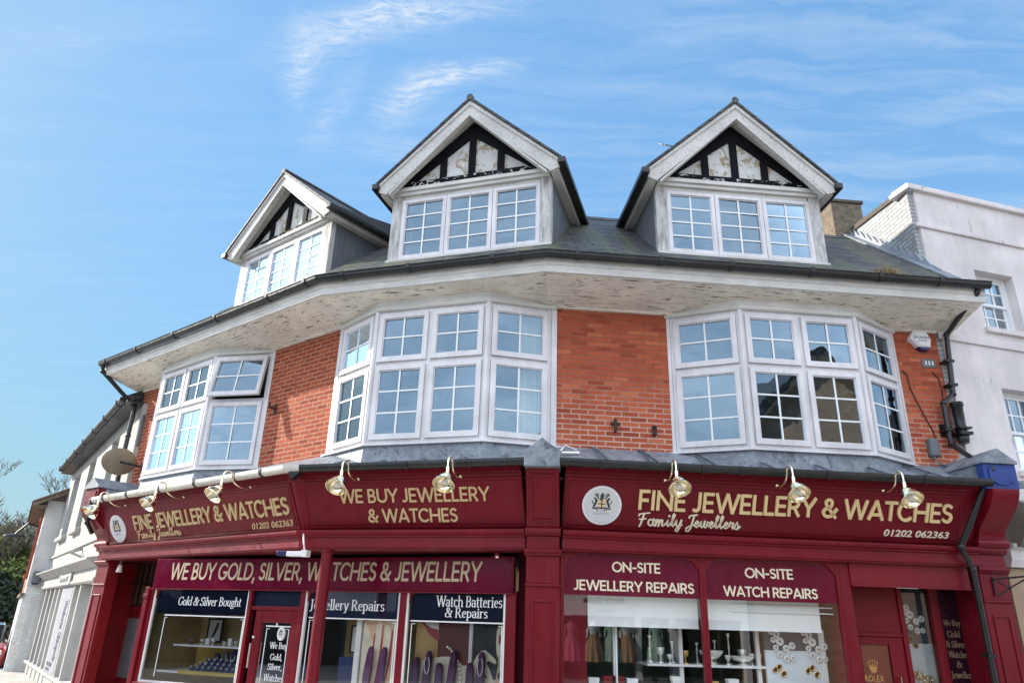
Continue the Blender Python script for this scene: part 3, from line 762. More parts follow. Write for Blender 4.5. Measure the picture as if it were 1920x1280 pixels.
# dormers
def dormer(fr, xc, label, kz=1.):
    f = Fr(fr.p2(xc, 0), fr.deg)
    hw, ze, za, oB, oW, sl = 1.19, 7.63, 8.90, .62, .40, None
    hb = 1.37; sl = (za - ze) / hb
    root = MB()
    # body: side cheeks + corner posts
    a_ = MB()
    for sgn in (-1, 1):
        a = sgn * hw
        (root if sgn < 0 else a_).prism(Fr(f.p2(a, 0), f.deg + 90), [(oW - .06, 6.1), (-2.2, roofz(-2.2) - .3), (-2.2, 7.82), (oW - .06, 7.82)], -.04, .04)
    d = part('dormer', root, X['cheek']); d['label'] = label
    part('side_cheek', a_, X['cheek'], d)
    for sgn in (-1, 1):
        m = MB(); x = sgn * (hw - .05); m.box(f, x - .08, x + .08, .0, oW + .025, 6.425, 7.50)
        part('corner_post', m, X['post'], d)
    m = MB(); m.box(f, -hw - .04, hw + .04, 0, oW + .07, 6.385, 6.42); m.box(f, -hw + .02, hw - .02, 0, oW + .04, 6.30, 6.384); part('sill', m, X['frieze'], d)
    m = MB(); m.box(f, -hw + .14, hw - .14, -.04, oW + .002, 7.45, 7.50); m.box(f, -hw - .02, hw + .02, -.04, oW + .05, 7.502, 7.555); m.box(f, -hw - .05, hw + .05, -.04, oW + .085, 7.557, 7.615); part('head_moulding', m, X['frieze'], d)
    W0 = hw - .13
    m = MB(); m.box(f, -W0 - .003, W0 + .003, -.05, oW - .02, 6.421, 6.445); m.box(f, -W0, W0, -.05, oW - .02, 7.43, 7.45); part('window_frame', m, X['pvc'], d)
    for i in range(3):
        a = -W0 + i * 2 * W0 / 3; casement(d, f, a + .004, a + 2 * W0 / 3 - .004, 6.445, 7.43, 2, 4, w=.052, o=oW - .01)
    # plaster gable and timbers
    zi = za - .20
    m = MB(); m.prism(f, [(-1.09, 7.615), (1.09, 7.615), (.0, 7.615 + 1.09 * sl)], .02, oW - .01); part('gable_panel', m, X['plaster'], d)
    m = MB(); m.box(f, -1.07, 1.07, .05, oW + .03, 7.617, 7.735); part('tie_beam', m, X['beam'], d)
    m = MB()
    top = 7.615 + 1.09 * sl
    for x in (-.45, 0, .45):
        m.box(f, x - .052, x + .052, .05, oW + .022, 7.736, top - abs(x) * sl - .13)
    bw = .155
    for sgn in (-1, 1):
        m.prism(f, [(sgn * 1.08, 7.737), (sgn * 1.08 - sgn * bw / sl * 1.15, 7.737), (0, top - .04 - bw * 1.15), (0, top + .02)], .05, oW + .026)
    part('timber_frame', m, X['timber'], d)
    # barge boards with a white boxed soffit
    m = MB(); bh = .255
    for sgn in (-1, 1):
        m.prism(f, [(0, za), (sgn * hb, ze), (sgn * hb, ze - .13), (sgn * (hb - .12), ze - .18), (0, za - bh)], oB - .035, oB)
        m.prism(f, [(0, za + .0), (sgn * (hb + .005), ze - .005), (sgn * (hb + .005), ze - .05), (0, za - .075)], oB + .001, oB + .022)
        m.prism(f, [(0, za - bh + .03), (sgn * (hb - .17), ze - .165), (sgn * (hb - .17), ze - .205), (0, za - bh - .012)], oB - .08, oB + .012)
    part('bargeboard', m, X['barge'], d)
    m = MB()
    for sgn in (-1, 1):
        m.prism(f, [(0, za - .19), (sgn * (hb - .04), ze - .12), (sgn * (hb - .04), ze - .15), (0, za - .22)], oW - .02, oB - .036)
        for k in range(3): m.box(f, sgn * (1.225 + .045 * k) - .016, sgn * (1.225 + .045 * k) + .016, oW + .02, oB - .05, 7.46 + .02 * k, 7.53 + .02 * k)
        # boxed eaves running back
        m.box(f, min(sgn * 1.225, sgn * 1.345), max(sgn * 1.225, sgn * 1.345), -1.15, oB - .04, ze - .17, ze - .13)
        m.box(f, min(sgn * 1.33, sgn * 1.35), max(sgn * 1.33, sgn * 1.35), -1.2, oB - .04, ze - .169, ze - .02)
    part('eaves_soffit', m, X['frieze'], d)
    m = MB()
    for sgn in (-1, 1):
        m.prism(f, [(0, za + .055), (sgn * (hb + .05), ze + .01), (sgn * (hb + .05), ze - .03), (0, za + .004)], -3.2, oB + .045)
    part('dormer_roof', m, X['slate_d'], d)
    m = MB(); m.tube([f.p(0, oB + .05, za + .045), f.p(0, -3.2, za + .045)], .055, 8); part('ridge_tile', m, X['slate_d'], d)
    for sgn in (-1, 1):
        m = MB(); x = sgn * 1.415; m.prof(f, [(oB + .06, ze - .10), (oB + .06, ze - .005), (-1.25, ze - .005), (-1.25, ze - .09)], x - .055, x + .055)
        part('dormer_gutter', m, X['blackpl'], d, bevel=.012)
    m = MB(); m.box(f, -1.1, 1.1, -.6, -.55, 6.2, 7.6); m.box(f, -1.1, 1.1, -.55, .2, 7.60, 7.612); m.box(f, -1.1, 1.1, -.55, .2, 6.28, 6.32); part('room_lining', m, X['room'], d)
    if kz != 1:                                                                                # a lower dormer of the same pattern
        for o in [d] + kids(d):
            for v in o.data.vertices: v.co.z = (6.38 + (v.co.z - 6.38) * kz) if v.co.z > 6.38 else v.co.z
    return f
dR = dormer(R_, 2.68, 'dormer at the right end, its plaster gable nearly whole')
dM = dormer(M_, -1.09, 'dormer in the middle with badly peeled plaster in its gable')
dL = dormer(L_, -1.47, 'dormer at the left end, half its gable in sunlight', .868)
# ------------------------------------------------------------------ the shopfront
def sub(name, mb, m, parent, **k): return mb.build(name, m, parent, **k)
# flat roof of lead over the shop, gutter
w = MB(); w.sweep(MAIN, [(-.02, 3.44), (.85, 3.30), (.85, 3.395), (.55, 3.45), (-.02, 3.735)], -.75, .12)
sr = part('lead_roof', w, X['lead'])
for x in (.6, 1.2, 1.9, 2.6, 3.3, 4.0, 4.7, 5.3): w = MB(); w.prof(R_, [(0, 3.735), (.85, 3.39), (.85, 3.402), (.55, 3.465), (0, 3.752)], x - .012, x + .012); part('lead_roll', w, X['lead'], sr)
for x in (-2.6, -2.0, -1.45, -.9, -.4): w = MB(); w.prof(M_, [(0.3, 3.56), (.85, 3.39), (.85, 3.404), (.55, 3.468), (0.3, 3.58)], x - .012, x + .012); part('lead_roll', w, X['lead'], sr)
def halfgut(r, c=(.905, 3.345)):
    return [(c[0] - r, c[1] + .03)] + [(c[0] + r * cos(rad(a)), c[1] + r * sin(rad(a))) for a in range(180, 361, 20)] + [(c[0] + r, c[1] + .03), (c[0] + r - .012, c[1] + .033), (c[0], c[1] + .01), (c[0] - r + .012, c[1] + .033)]
RG = Chain([R_.p2(.02, 0), R_.p2(5.25, 0)]); MG = Chain([M_.p2(-2.95, 0), M_.p2(-.03, 0)]); LG = Chain([L_.p2(-5.1, 0), B, M_.p2(-2.95, 0)])
w = MB(); w.sweep(RG, halfgut(.058)); g1 = part('shop_gutter', w, X['blackpl'])
for x in (.5, 1.7, 2.15, 3.2, 4.4): w = MB(); w.prof(R_, halfgut(.067), x - .022, x + .022); part('gutter_union', w, X['blackpl'], g1)
w = MB(); w.sweep(MG, halfgut(.058)); g2 = part('shop_gutter', w, X['blackpl'])
for x in (-2.3, -1.5, -.7): w = MB(); w.prof(M_, halfgut(.067), x - .022, x + .022); part('gutter_union', w, X['blackpl'], g2)
w = MB(); w.sweep(LG, halfgut(.062)); g3 = part('shop_gutter', w, X['glaregut']); g3['label'] = 'gutter with painted sun glare over the left front'
for x in (-4.7, -3.9, -2.9, -1.9, -.9, -.3): w = MB(); w.prof(L_, halfgut(.07), x - .025, x + .025); part('gutter_union', w, X['iron'], g3)
w = MB(); w.prism(M_, [(-3.1, 3.29), (-2.93, 3.29), (-3.05, 3.2)], .85, .95)
part('gutter_bracket', w, X['iron'], g3)
# fascia boards leaning outwards and cornice below
FP = [(.2, 2.62), (.44, 2.62), (.735, 3.225), (.735, 3.240), (.775, 3.246), (.775, 3.262), (.81, 3.268), (.81, 3.285), (.85, 3.29), (.85, 3.315), (.2, 3.315)]
CP = [(.2, 2.40), (.485, 2.40), (.485, 2.418), (.505, 2.422), (.505, 2.535), (.53, 2.545), (.53, 2.558), (.565, 2.575), (.575, 2.60), (.575, 2.622), (.46, 2.634), (.2, 2.634)]
RF = Chain([R_.p2(.12, 0), R_.p2(5.2, 0)]); LF = Chain([L_.p2(-5.32, 0), B, M_.p2(-.12, 0)])
def border(mb, fr, x0, x1, z0=2.665, z1=3.205, w_=.03):
    t = tilt(fr)
    def bar(a, b, c, d_):
        mb.hexa([t(a, 0, c), t(b, 0, c), t(b, .016, c), t(a, .016, c), t(a, 0, d_), t(b, 0, d_), t(b, .016, d_), t(a, .016, d_)])
    bar(x0, x1, z0, z0 + w_); bar(x0, x1, z1 - w_, z1); bar(x0, x0 + w_, z0 + w_, z1 - w_); bar(x1 - w_, x1, z0 + w_, z1 - w_)
for ch, brd in ((RF, ((R_, .14, 5.0),)), (LF, ((L_, -5.16, .04), (M_, -3.02, -.13)))):
    w = MB(); w.sweep(ch, FP); f_ = part('fascia', w, X['maroon_d'])
    w = MB()
    for b_ in brd: border(w, *b_)
    part('panel_moulding', w, X['maroon_d'], f_)
    w = MB(); w.sweep(ch, CP); part('shop_cornice', w, X['maroon'])
# ceiling of the recessed lobbies behind the cornice
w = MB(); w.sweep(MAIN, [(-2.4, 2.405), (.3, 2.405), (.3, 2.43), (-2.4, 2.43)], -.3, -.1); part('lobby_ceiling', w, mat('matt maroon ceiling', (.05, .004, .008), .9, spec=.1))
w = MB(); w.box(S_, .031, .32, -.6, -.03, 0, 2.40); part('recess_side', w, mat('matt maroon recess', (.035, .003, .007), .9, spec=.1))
# pilasters
def pilaster(fr, xc, wd, o, console, capmat, label=None, ob=-.3):
    m = MB(); h = wd / 2
    m.box(fr, xc - h, xc + h, ob, o, .0, 2.0)
    for a, b_, c, d_ in ((xc - h + .07, xc - h + .095, .3, 1.86), (xc + h - .095, xc + h - .07, .3, 1.86), (xc - h + .095, xc + h - .095, 1.835, 1.86), (xc - h + .095, xc + h - .095, .3, .325)):
        m.box(fr, a, b_, o - .005, o + .014, c, d_)
    m.box(fr, xc - h - .006, xc + h + .006, ob, o + .02, 2.0, 2.03)
    m.box(fr, xc - h + .003, xc + h - .003, ob, o + .006, 2.03, 2.33)
    m.prof(fr, [(ob, 2.33), (o + .02, 2.33), (o + .045, 2.36), (o + .06, 2.365), (o + .06, 2.40), (ob, 2.40)], xc - h - .02, xc + h + .02)
    m.box(fr, xc - h + .004, xc + h - .004, ob, o + .03, 2.40, 2.55)
    m.prof(fr, [(ob, 2.55), (o + .05, 2.55), (o + .09, 2.585), (o + .09, 2.625), (o + .06, 2.645), (ob, 2.645)], xc - h - .012, xc + h + .012)
    p = part('pilaster', m, X['maroon'], bevel=.006)
    if label: p['label'] = label
    m = MB()
    if console == 'panel':
        m.prof(fr, [(.0, 2.645), (o + .06, 2.645), (o + .36, 3.265), (.0, 3.265)], xc - h + .003, xc + h - .003)
        t = lambda x, d, z: fr.p(x, o + .06 + TILT * (z - 2.64) + d, z)
        for a, b_, c, d_ in ((xc - h + .05, xc - h + .075, 2.70, 3.2), (xc + h - .075, xc + h - .05, 2.70, 3.2), (xc - h + .075, xc + h - .075, 2.70, 2.725), (xc - h + .075, xc + h - .075, 3.175, 3.2)):
            m.hexa([t(a, -.02, c), t(b_, -.02, c), t(b_, .016, c), t(a, .016, c), t(a, -.02, d_), t(b_, -.02, d_), t(b_, .016, d_), t(a, .016, d_)])
    else:
        pr = [(.0, 2.645)]
        for i in range(17):                                              # S-scroll: rolls out at the foot, hollow, then swells to the top
            u = i / 16; z = 2.645 + u * .62
            pr.append((o + .085 + .035 * cos(u * 9) * (1 - u) ** 2 + .42 * (u * u * (3 - 2 * u)), z))
        pr += [(.0, 3.265)]
        m.prof(fr, pr, xc - h + .01, xc + h - .01)
        m.tube([fr.p(xc - h - .02, o + .085, 2.675), fr.p(xc + h + .02, o + .085, 2.675)], .055, 12)
    part('console', m, X['maroon'], p, bevel=.005)
    oc = o + .47
    m = MB(); m.prism(fr, [(xc - h - .01, 3.267), (xc + h + .01, 3.267), (xc + h + .01, 3.44), (xc, 3.60), (xc - h - .01, 3.44)] if console == 'panel' else [(xc - h - .03, 3.267), (xc + h + .03, 3.267), (xc + h + .03, 3.57), (xc - h - .03, 3.57)], .0 if console == 'panel' else oc - .12, oc)
    part('cap_block', m, X[capmat], p, bevel=.004)
    if console != 'panel':
        m = MB(); m.prism(fr, [(xc - h - .028, 3.3), (xc + h + .028, 3.3), (xc + h + .028, 3.568), (xc - h - .028, 3.568)], .0, oc - .121); part('lead_side', m, X['lead'], p)
        m = MB(); m.prism(fr, [(xc - h - .05, 3.572), (xc + h + .05, 3.572), (xc + h + .05, 3.60), (xc, 3.76), (xc - h - .05, 3.60)], .0, oc + .03); part('lead_cap', m, X['lead'], p, bevel=.004)
        m = MB(); m.prism(fr, [(xc - h + .03, 3.35), (xc + h - .03, 3.35), (xc + h - .03, 3.52), (xc - h + .03, 3.52)], oc, oc + .015)
        m.disc(fr, xc, 3.36, .10, oc, oc + .014, .045); part('shield', m, X[capmat], p)
    return p
pilaster(P_, -.005, .385, .5, 'panel', 'lead', 'pilaster on the corner with a pointed lead cap')
pilaster(R_, 5.39, .36, .45, 'scroll', 'blue', 'pilaster at the right end with a blue painted block on top')
pilaster(L_, -5.475, .43, .36, 'scroll', 'maroon', 'pilaster at the left end lit by the sun', .17)
# iron column under the bend of the fascia
w = MB(); q = M_.p2(-2.735, .40)
w.lathe([(.085, 0), (.085, .3), (.076, .34), (.074, 2.2), (.07, 2.36), (.085, 2.37), (.085, 2.402)], Matrix.Translation((q.x, q.y, 0)), 20)
part('column', w, X['maroon'], smooth=True)

# --- left shop window line (recessed, on S_)
def s_post(x0, x1, o0=-.06, o1=.03, z0=.0, z1=1.96, m='maroon'):
    w = MB(); w.box(S_, x0, x1, o0, o1, z0, z1); return part('window_post', w, X[m], bevel=.008)
w = MB(); w.box(S_, -6.06, -5.98, -.05, .06, 0, 1.96); w.box(S_, -5.98, -5.90, -.05, .02, 0, 1.93); w.box(S_, -6.07, -5.97, -.06, .075, 1.80, 1.86)
part('window_post', w, X['maroon'], bevel=.006)
s_post(-4.06, -4.00); s_post(-3.15, -3.08); s_post(-1.58, -1.485); s_post(-.11, .03)
w = MB(); w.box(S_, -5.9, .03, -.2, .02, 0, .62); w.box(S_, -5.95, .03, -.1, .06, .62, .67); part('stall_riser', w, X['maroon'], bevel=.006)
def pane(fr, x0, x1, z0, z1, o, parent, m='glass_s'):
    w = MB(); w.add([fr.p(x0, o, z0), fr.p(x1, o, z0), fr.p(x1, o, z1), fr.p(x0, o, z1)], [(0, 1, 2, 3)]); return sub('pane', w, X[m], parent)
def s_window(x0, x1):
    w = MB(); w.box(S_, x0, x0 + .03, -.03, .012, .67, 1.96); w.box(S_, x1 - .03, x1, -.03, .012, .67, 1.96); w.box(S_, x0 + .03, x1 - .03, -.03, .011, .67, .70)
    f = part('shop_window', w, X['pearl'])
    pane(S_, x0 + .03, x1 - .03, .70, 1.96, -.01, f); return f
sw1 = s_window(-5.9, -4.06); sw2 = s_window(-3.08, -1.58); sw3 = s_window(-1.485, -.11)
for a, s_ in ((-5.86, 1), (-3.04, 1), (-1.45, 1)):
    w = MB(); w.prism(S_, [(a, 1.96), (a + .12, 1.96), (a + .035, 1.90), (a, 1.80)], -.008, .015); part('spandrel', w, X['maroon'], bevel=.003)
# shop door between the windows
w = MB()
w.box(S_, -4.0, -3.15, -.08, .01, 1.68, 1.73); w.box(S_, -3.92, -3.80, -.07, -.01, .1, 1.68); w.box(S_, -3.29, -3.16, -.07, -.01, .1, 1.68); w.box(S_, -3.80, -3.29, -.07, -.011, 1.52, 1.68); w.box(S_, -3.80, -3.29, -.07, -.011, .1, .45)
dr = part('door', w, X['maroon'], bevel=.008); pane(S_, -3.80, -3.29, .45, 1.52, -.04, dr)
dr['label'] = 'glazed shop door lettered We Buy Gold, Silver, Watches'
w = MB(); w.add([S_.p(-4.0, -.03, 1.73), S_.p(-3.15, -.03, 1.73), S_.p(-3.15, -.03, 1.96), S_.p(-4.0, -.03, 1.96)], [(0, 1, 2, 3)]); sub('fanlight', w, X['navy'], dr)
w = MB(); w.tube([S_.p(-3.87, .0, .95), S_.p(-3.87, .06, .95), S_.p(-3.87, .06, 1.25), S_.p(-3.87, 0, 1.25)], .012); w.ball(S_.p(-3.87, .02, 1.33), .022); sub('door_handle', w, X['chrome'], dr)
# flat entrance at the far left
w = MB(); w.box(L_, -5.84, -5.72, -.5, .25, 0, 2.40); part('lobby_side', w, X['maroon'])
w = MB()
w.box(L_, -5.98, -5.73, -.42, -.343, .0, 2.40)
w.box(L_, -6.6, -4.2, -.40, -.35, 1.57, 1.70)
w.box(L_, -6.6, -5.70, -.40, -.345, .1, 1.57); w.box(L_, -5.05, -4.2, -.40, -.345, .1, 1.57); w.box(L_, -5.70, -5.05, -.40, -.346, .1, .55); w.box(L_, -5.70, -5.05, -.40, -.346, 1.50, 1.57)
dl = part('door', w, X['maroon'], bevel=.008); dl['label'] = 'side door with a grey panel and a barred fanlight'
w = MB(); w.box(L_, -5.70, -5.05, -.39, -.37, .55, 1.50); sub('door_panel', w, mat('frosted grey panel', (.16, .17, .19), .35), dl)
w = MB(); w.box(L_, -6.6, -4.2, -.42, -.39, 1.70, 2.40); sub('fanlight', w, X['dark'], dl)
for x in (-6.15, -5.95, -5.75, -5.55, -5.35, -5.15): w = MB(); w.box(L_, x - .035, x + .035, -.36, -.33, 1.72, 2.40); sub('fanlight_bar', w, X['rust'], dl)
w = MB(); w.tube([L_.p(-6.3, -.30, 2.06), L_.p(-4.6, -.30, 2.06)], .014); sub('grille_rail', w, X['iron'], dl)
w = MB(); w.box(L_, -5.80, -5.76, -.345, -.32, 1.10, 1.15); w.box(L_, -5.80, -5.76, -.345, -.32, 1.20, 1.26); sub('door_bell', w, X['white'], dl)
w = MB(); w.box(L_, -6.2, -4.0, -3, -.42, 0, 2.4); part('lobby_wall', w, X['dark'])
# interior of the left shop
w = MB(); w.box(S_, -5.95, .0, -1.75, -.05, .60, .66); w.box(S_, -5.95, -4.1, -1.1, -1.05, .66, 2.2); w.box(S_, -3.05, .0, -1.0, -.95, .66, 2.2); w.box(S_, -5.98, -5.94, -1.1, -.05, .0, 2.2); w.box(S_, -.02, .02, -1.1, -.05, 0, 2.2); w.box(S_, -5.95, .0, -1.75, -.02, 2.2, 2.24)
part('shop_interior', w, X['shopin'])
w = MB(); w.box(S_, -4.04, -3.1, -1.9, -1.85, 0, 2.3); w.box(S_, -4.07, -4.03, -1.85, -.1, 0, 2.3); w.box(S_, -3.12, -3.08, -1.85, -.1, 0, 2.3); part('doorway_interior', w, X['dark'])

# --- right shop: two big windows and a recessed entrance
def r_window(x0, x1):
    w = MB(); o = .38
    w.box(R_, x0, x0 + .045, o - .05, o + .03, .55, 2.42); w.box(R_, x1 - .045, x1, o - .05, o + .03, .55, 2.42); w.box(R_, x0 + .045, x1 - .045, o - .05, o + .029, .55, .62); w.box(R_, x0 + .045, x1 - .045, o - .05, o + .029, 2.385, 2.42)
    for sx, x in ((1, x0 + .045), (-1, x1 - .045)):
        w.prism(R_, [(x, 2.385), (x + sx * .15, 2.385), (x + sx * .145, 2.368), (x + sx * .10, 2.352), (x + sx * .045, 2.30), (x + sx * .02, 2.255), (x, 2.25)], o - .012, o + .026)
    f = part('shop_window', w, X['maroon'], bevel=.005)
    pane(R_, x0 + .045, x1 - .045, .62, 2.385, o, f); return f
rw1 = r_window(.115, 1.80); rw2 = r_window(1.785, 3.465)
rw1['label'] = 'right-hand shop window next to the corner pilaster'; rw2['label'] = 'right-hand shop window next to the entrance'
w = MB(); w.box(R_, .1, 3.5, .0, .42, 0, .54); part('stall_riser', w, X['maroon'], bevel=.01)
w = MB(); w.box(R_, 3.47, 3.60, -.02, .40, 0, 2.41); part('window_post', w, X['maroon'], bevel=.006)
w = MB(); w.box(R_, 3.60, 5.10, .34, .42, 2.15, 2.41); w.box(R_, 3.60, 5.10, .42, .43, 2.13, 2.15); part('entrance_board', w, X['maroon_r'], bevel=.004)
w = MB(); w.box(R_, 4.15, 4.42, .425, .428, 2.128, 2.14); part('entrance_board_clip', w, X['pearl'])
w = MB(); w.box(R_, 3.60, 3.79, -.06, .02, 0, 2.4); w.box(R_, 3.79, 4.42, -.06, -.005, 1.63, 2.4); w.box(R_, 3.79, 4.40, -.06, .012, 1.585, 1.63); w.box(R_, 4.40, 4.46, -.06, .02, 0, 2.4)
part('entrance_frame', w, X['maroon'], bevel=.006)
w = MB(); w.box(R_, 3.80, 3.85, -.05, 0, .1, 1.58); w.box(R_, 4.21, 4.395, -.05, 0, .1, 1.58); w.box(R_, 3.85, 4.21, -.05, -.001, 1.49, 1.58); w.box(R_, 3.85, 4.21, -.05, -.001, .1, .4)
de = part('door', w, X['maroon'], bevel=.006); de['label'] = 'entrance door with a red poster behind its glass'
pane(R_, 3.85, 4.21, .4, 1.49, -.02, de)
w = MB(); w.tube([R_.p(4.27, .0, .95), R_.p(4.27, .05, .95), R_.p(4.27, .05, 1.15), R_.p(4.27, 0, 1.15)], .011); sub('door_handle', w, X['brass'], de)
w = MB(); w.box(R_, 4.82, 4.93, -.06, .02, 0, 2.4); w.box(R_, 4.46, 4.82, -.06, 0, 0, .5); wr = part('side_window', w, X['maroon'], bevel=.006)
pane(R_, 4.46, 4.82, .5, 2.4, -.03, wr)
w = MB(); w.box(R_, 4.93, 5.5, -.06, -.02, 0, 2.4); dp = part('dark_panel', w, mat('dark plum panel', (.020, .004, .012), .25))
w = MB(); w.box(R_, 5.195, 5.26, -.02, .44, 0, 2.4); part('window_post', w, X['maroon'], bevel=.006)
# interior of the right shop
w = MB(); w.box(R_, .1, 5.4, -1.1, -1.05, 0, 2.4); w.box(R_, .1, .14, -1.05, .33, .55, 2.4); w.box(R_, .14, .45, .20, .24, .62, 2.4); part('shop_interior', w, X['maroon_d'])
w = MB(); w.box(R_, 5.45, 5.6, -4, .1, 0, 3.3); w.box(R_, 5.2, 5.45, -.4, -.061, 0, 2.4); part('party_wall', w, X['maroon'])
w = MB(); w.box(R_, .14, 3.47, -1.05, .33, .56, .60); w.box(R_, 1.9, 2.6, -.62, -.58, .62, 2.4); w.box(R_, .45, 1.80, -.62, -.58, .62, 2.4); part('display_back', w, X['green'])
w = MB(); w.box(R_, 2.62, 3.29, .02, .06, .62, 1.40); w.box(R_, 4.46, 5.0, -.16, -.12, 0, 1.52); part('display_panel', w, mat('pale blue display card', (.62, .69, .72), .7))
w = MB(); w.box(R_, 2.62, 3.29, .02, .06, 1.401, 2.4); w.box(R_, 4.46, 5.0, -.16, -.12, 1.521, 2.4); part('display_header', w, mat('slate blue display card', (.05, .07, .09), .7))
for x, h in ((.83, .02), (1.62, .022), (2.56, .022), (3.325, .034)):
    w = MB(); w.box(R_, x - h, x + h, .02 if x > 3 else -.05, .07 if x > 3 else 0, .62, 1.64); part('display_upright', w, X['pearl'])

# drainpipes
def pipe(name, pts, r, label=None):
    w = MB(); w.tube(pts, r, 12)
    for p in pts[1:-1]: w.ball(p, r * 1.22)
    pp = part(name, w, X['blackpl'], smooth=True)
    if label: pp['label'] = label
    return pp
pR = pipe('drainpipe', [R_.p(5.78, .80, 6.03), R_.p(5.76, .76, 5.96), R_.p(5.70, .12, 5.60), R_.p(5.63, .10, 4.72), R_.p(5.46, .10, 4.58), R_.p(5.455, .10, 4.0), R_.p(5.30, .90, 3.50), R_.p(4.915, .63, 2.61), R_.p(5.08, .54, 2.36), R_.p(5.08, .54, .1)], .036, 'drainpipe at the right end, kinked over the shop roof')
w = MB()
for x, z in ((5.66, 5.2), (5.64, 4.85), (5.455, 4.2)): w.box(R_, x - .06, x + .06, .0, .145, z - .018, z + .018)
w.box(R_, 5.03, 5.13, .45, .585, 1.4, 1.44); sub('pipe_bracket', w, X['iron'], pR)
pL = pipe('drainpipe', [L_.p(-6.36, .82, 6.03), L_.p(-6.36, .80, 5.90), L_.p(-6.28, .10, 5.35), L_.p(-6.28, .10, 5.15)], .04, 'drainpipe at the left end, short swan neck under the eaves')
pipe('drainpipe', [L_.p(-6.22, .12, 5.25), L_.p(-6.18, .14, 4.75), L_.p(-6.18, .14, 3.6)], .042, 'drainpipe at the left end, lower length behind the dish')
w = MB(); w.box(L_, -6.0, -5.92, .0, .06, 4.55, 5.15); part('cable_duct', w, X['grey'])
pipe('drainpipe', [L_.p(-5.22, .90, 3.34), L_.p(-5.5, .78, 3.0), L_.p(-5.6, .62, 2.85)], .035, 'drainpipe at the left end, stub under the shop gutter')
w = MB()
w.prism(Fr(R_.p2(5.61, 0), -4.909 + 90), [(o_, roofz(o_) + .02) for o_ in (.4, -1.9)] + [p_ for k in range(15) for p_ in ((-1.9 + k * .155, roofz(-1.9 + k * .155) + (.20 if k < 14 else .1)), (-1.9 + k * .155 + .15, roofz(-1.9 + k * .155 + .15) + .07))], .004, .03)
part('stepped_flashing', w, mat('bright lead flashing', (.34, .37, .42), .5), rf)
w = MB(); w.sweep(Chain([R_.p2(5.42, 0), R_.p2(5.615, 0)]), [(.72, 6.15), (-1.8, roofz(-1.8) + .035), (-1.8, roofz(-1.8) + .06), (.72, 6.20)]); part('lead_valley', w, X['lead'], rf)
# ------------------------------------------------------------------ signs
def sign(name, label, base, cat='sign', group=None): return thing(name, label, cat, base, group)
# right fascia
def fascia_sign(fr, x0, x1, lines, label, goldm, base):
    s = sign('fascia_sign', label, base)
    t = tilt(fr)
    w = MB(); w.hexa([t(x0, .001, 2.70), t(x1, .001, 2.70), t(x1, .010, 2.70), t(x0, .010, 2.70), t(x0, .001, 3.17), t(x1, .001, 3.17), t(x1, .010, 3.17), t(x0, .010, 3.17)])
    w.build('panel', X['maroon_d'], s)
    for nm, m, fn in lines:
        w = MB(); fn(w, t); w.build(nm, m, s)
    return s
fascia_sign(R_, .18, 4.97, [
    ('lettering', X['gold'], lambda w, t: put_sans(w, 'FINE JEWELLERY & WATCHES', t, 1.02, 4.86, 2.908, 3.10, .012, .034)),
    ('script_lettering', X['cream'], lambda w, t: put_nib(w, 'Family Jewellers', t, 1.02, 2.25, 2.675, 2.872, .016, .022, SCRIPT, .108, .072)),
    ('phone_number', X['cream'], lambda w, t: put_text(w, '01202 062363', t, 4.04, 4.87, 2.722, 2.798, .012, .018, .02, .18))],
    'fascia sign right of the corner reading FINE JEWELLERY & WATCHES in bright gold', None, tuple(R_.p(2.6, .45, 2.7)))
fascia_sign(L_, -5.12, -.02, [
    ('lettering', X['gold_dim'], lambda w, t: put_sans(w, 'FINE JEWELLERY & WATCHES', t, -4.13, -.09, 2.855, 3.045, .012, .034)),
    ('script_lettering', X['gold_dim'], lambda w, t: put_nib(w, 'Family Jewellers', t, -4.13, -2.80, 2.675, 2.835, .016, .022, SCRIPT, .11, .075)),
    ('phone_number', X['gold_dim'], lambda w, t: put_text(w, '01202 062363', t, -.98, -.07, 2.70, 2.78, .012, .018, .02, .18))],
    'fascia sign at the left end reading FINE JEWELLERY & WATCHES in gold painted with dim reflections', None, tuple(L_.p(-2.6, .45, 2.7)))
fascia_sign(M_, -2.99, -.16, [
    ('lettering', X['gold_dim'], lambda w, t: (put_sans(w, 'WE BUY JEWELLERY', t, -2.50, -.54, 2.96, 3.10, .010, .022), put_sans(w, '& WATCHES', t, -2.13, -.97, 2.735, 2.873, .010, .022)))],
    'fascia sign in the middle reading WE BUY JEWELLERY & WATCHES', None, tuple(M_.p(-1.5, .45, 2.7)))
s = sign('sign_board', 'long maroon board above the left shop windows reading WE BUY GOLD, SILVER, WATCHES & JEWELLERY', tuple(S_.p(-3, 0, 1.97)))
w = MB(); w.box(S_, -5.93, .0, .0, .055, 1.945, 2.36); w.build('board', X['maroon_b'], s, bevel=.006)
w = MB(); w.box(S_, -5.95, .01, .0, .075, 1.928, 1.944); w.build('bottom_trim', X['maroon'], s)
w = MB(); put_sans(w, 'WE BUY GOLD, SILVER, WATCHES & JEWELLERY', flat(S_, .055), -5.58, -.43, 2.035, 2.29, .001, .006, .108, .1); w.build('lettering', mat('pale gold vinyl', (.58, .46, .31), .45, var=.04), s)
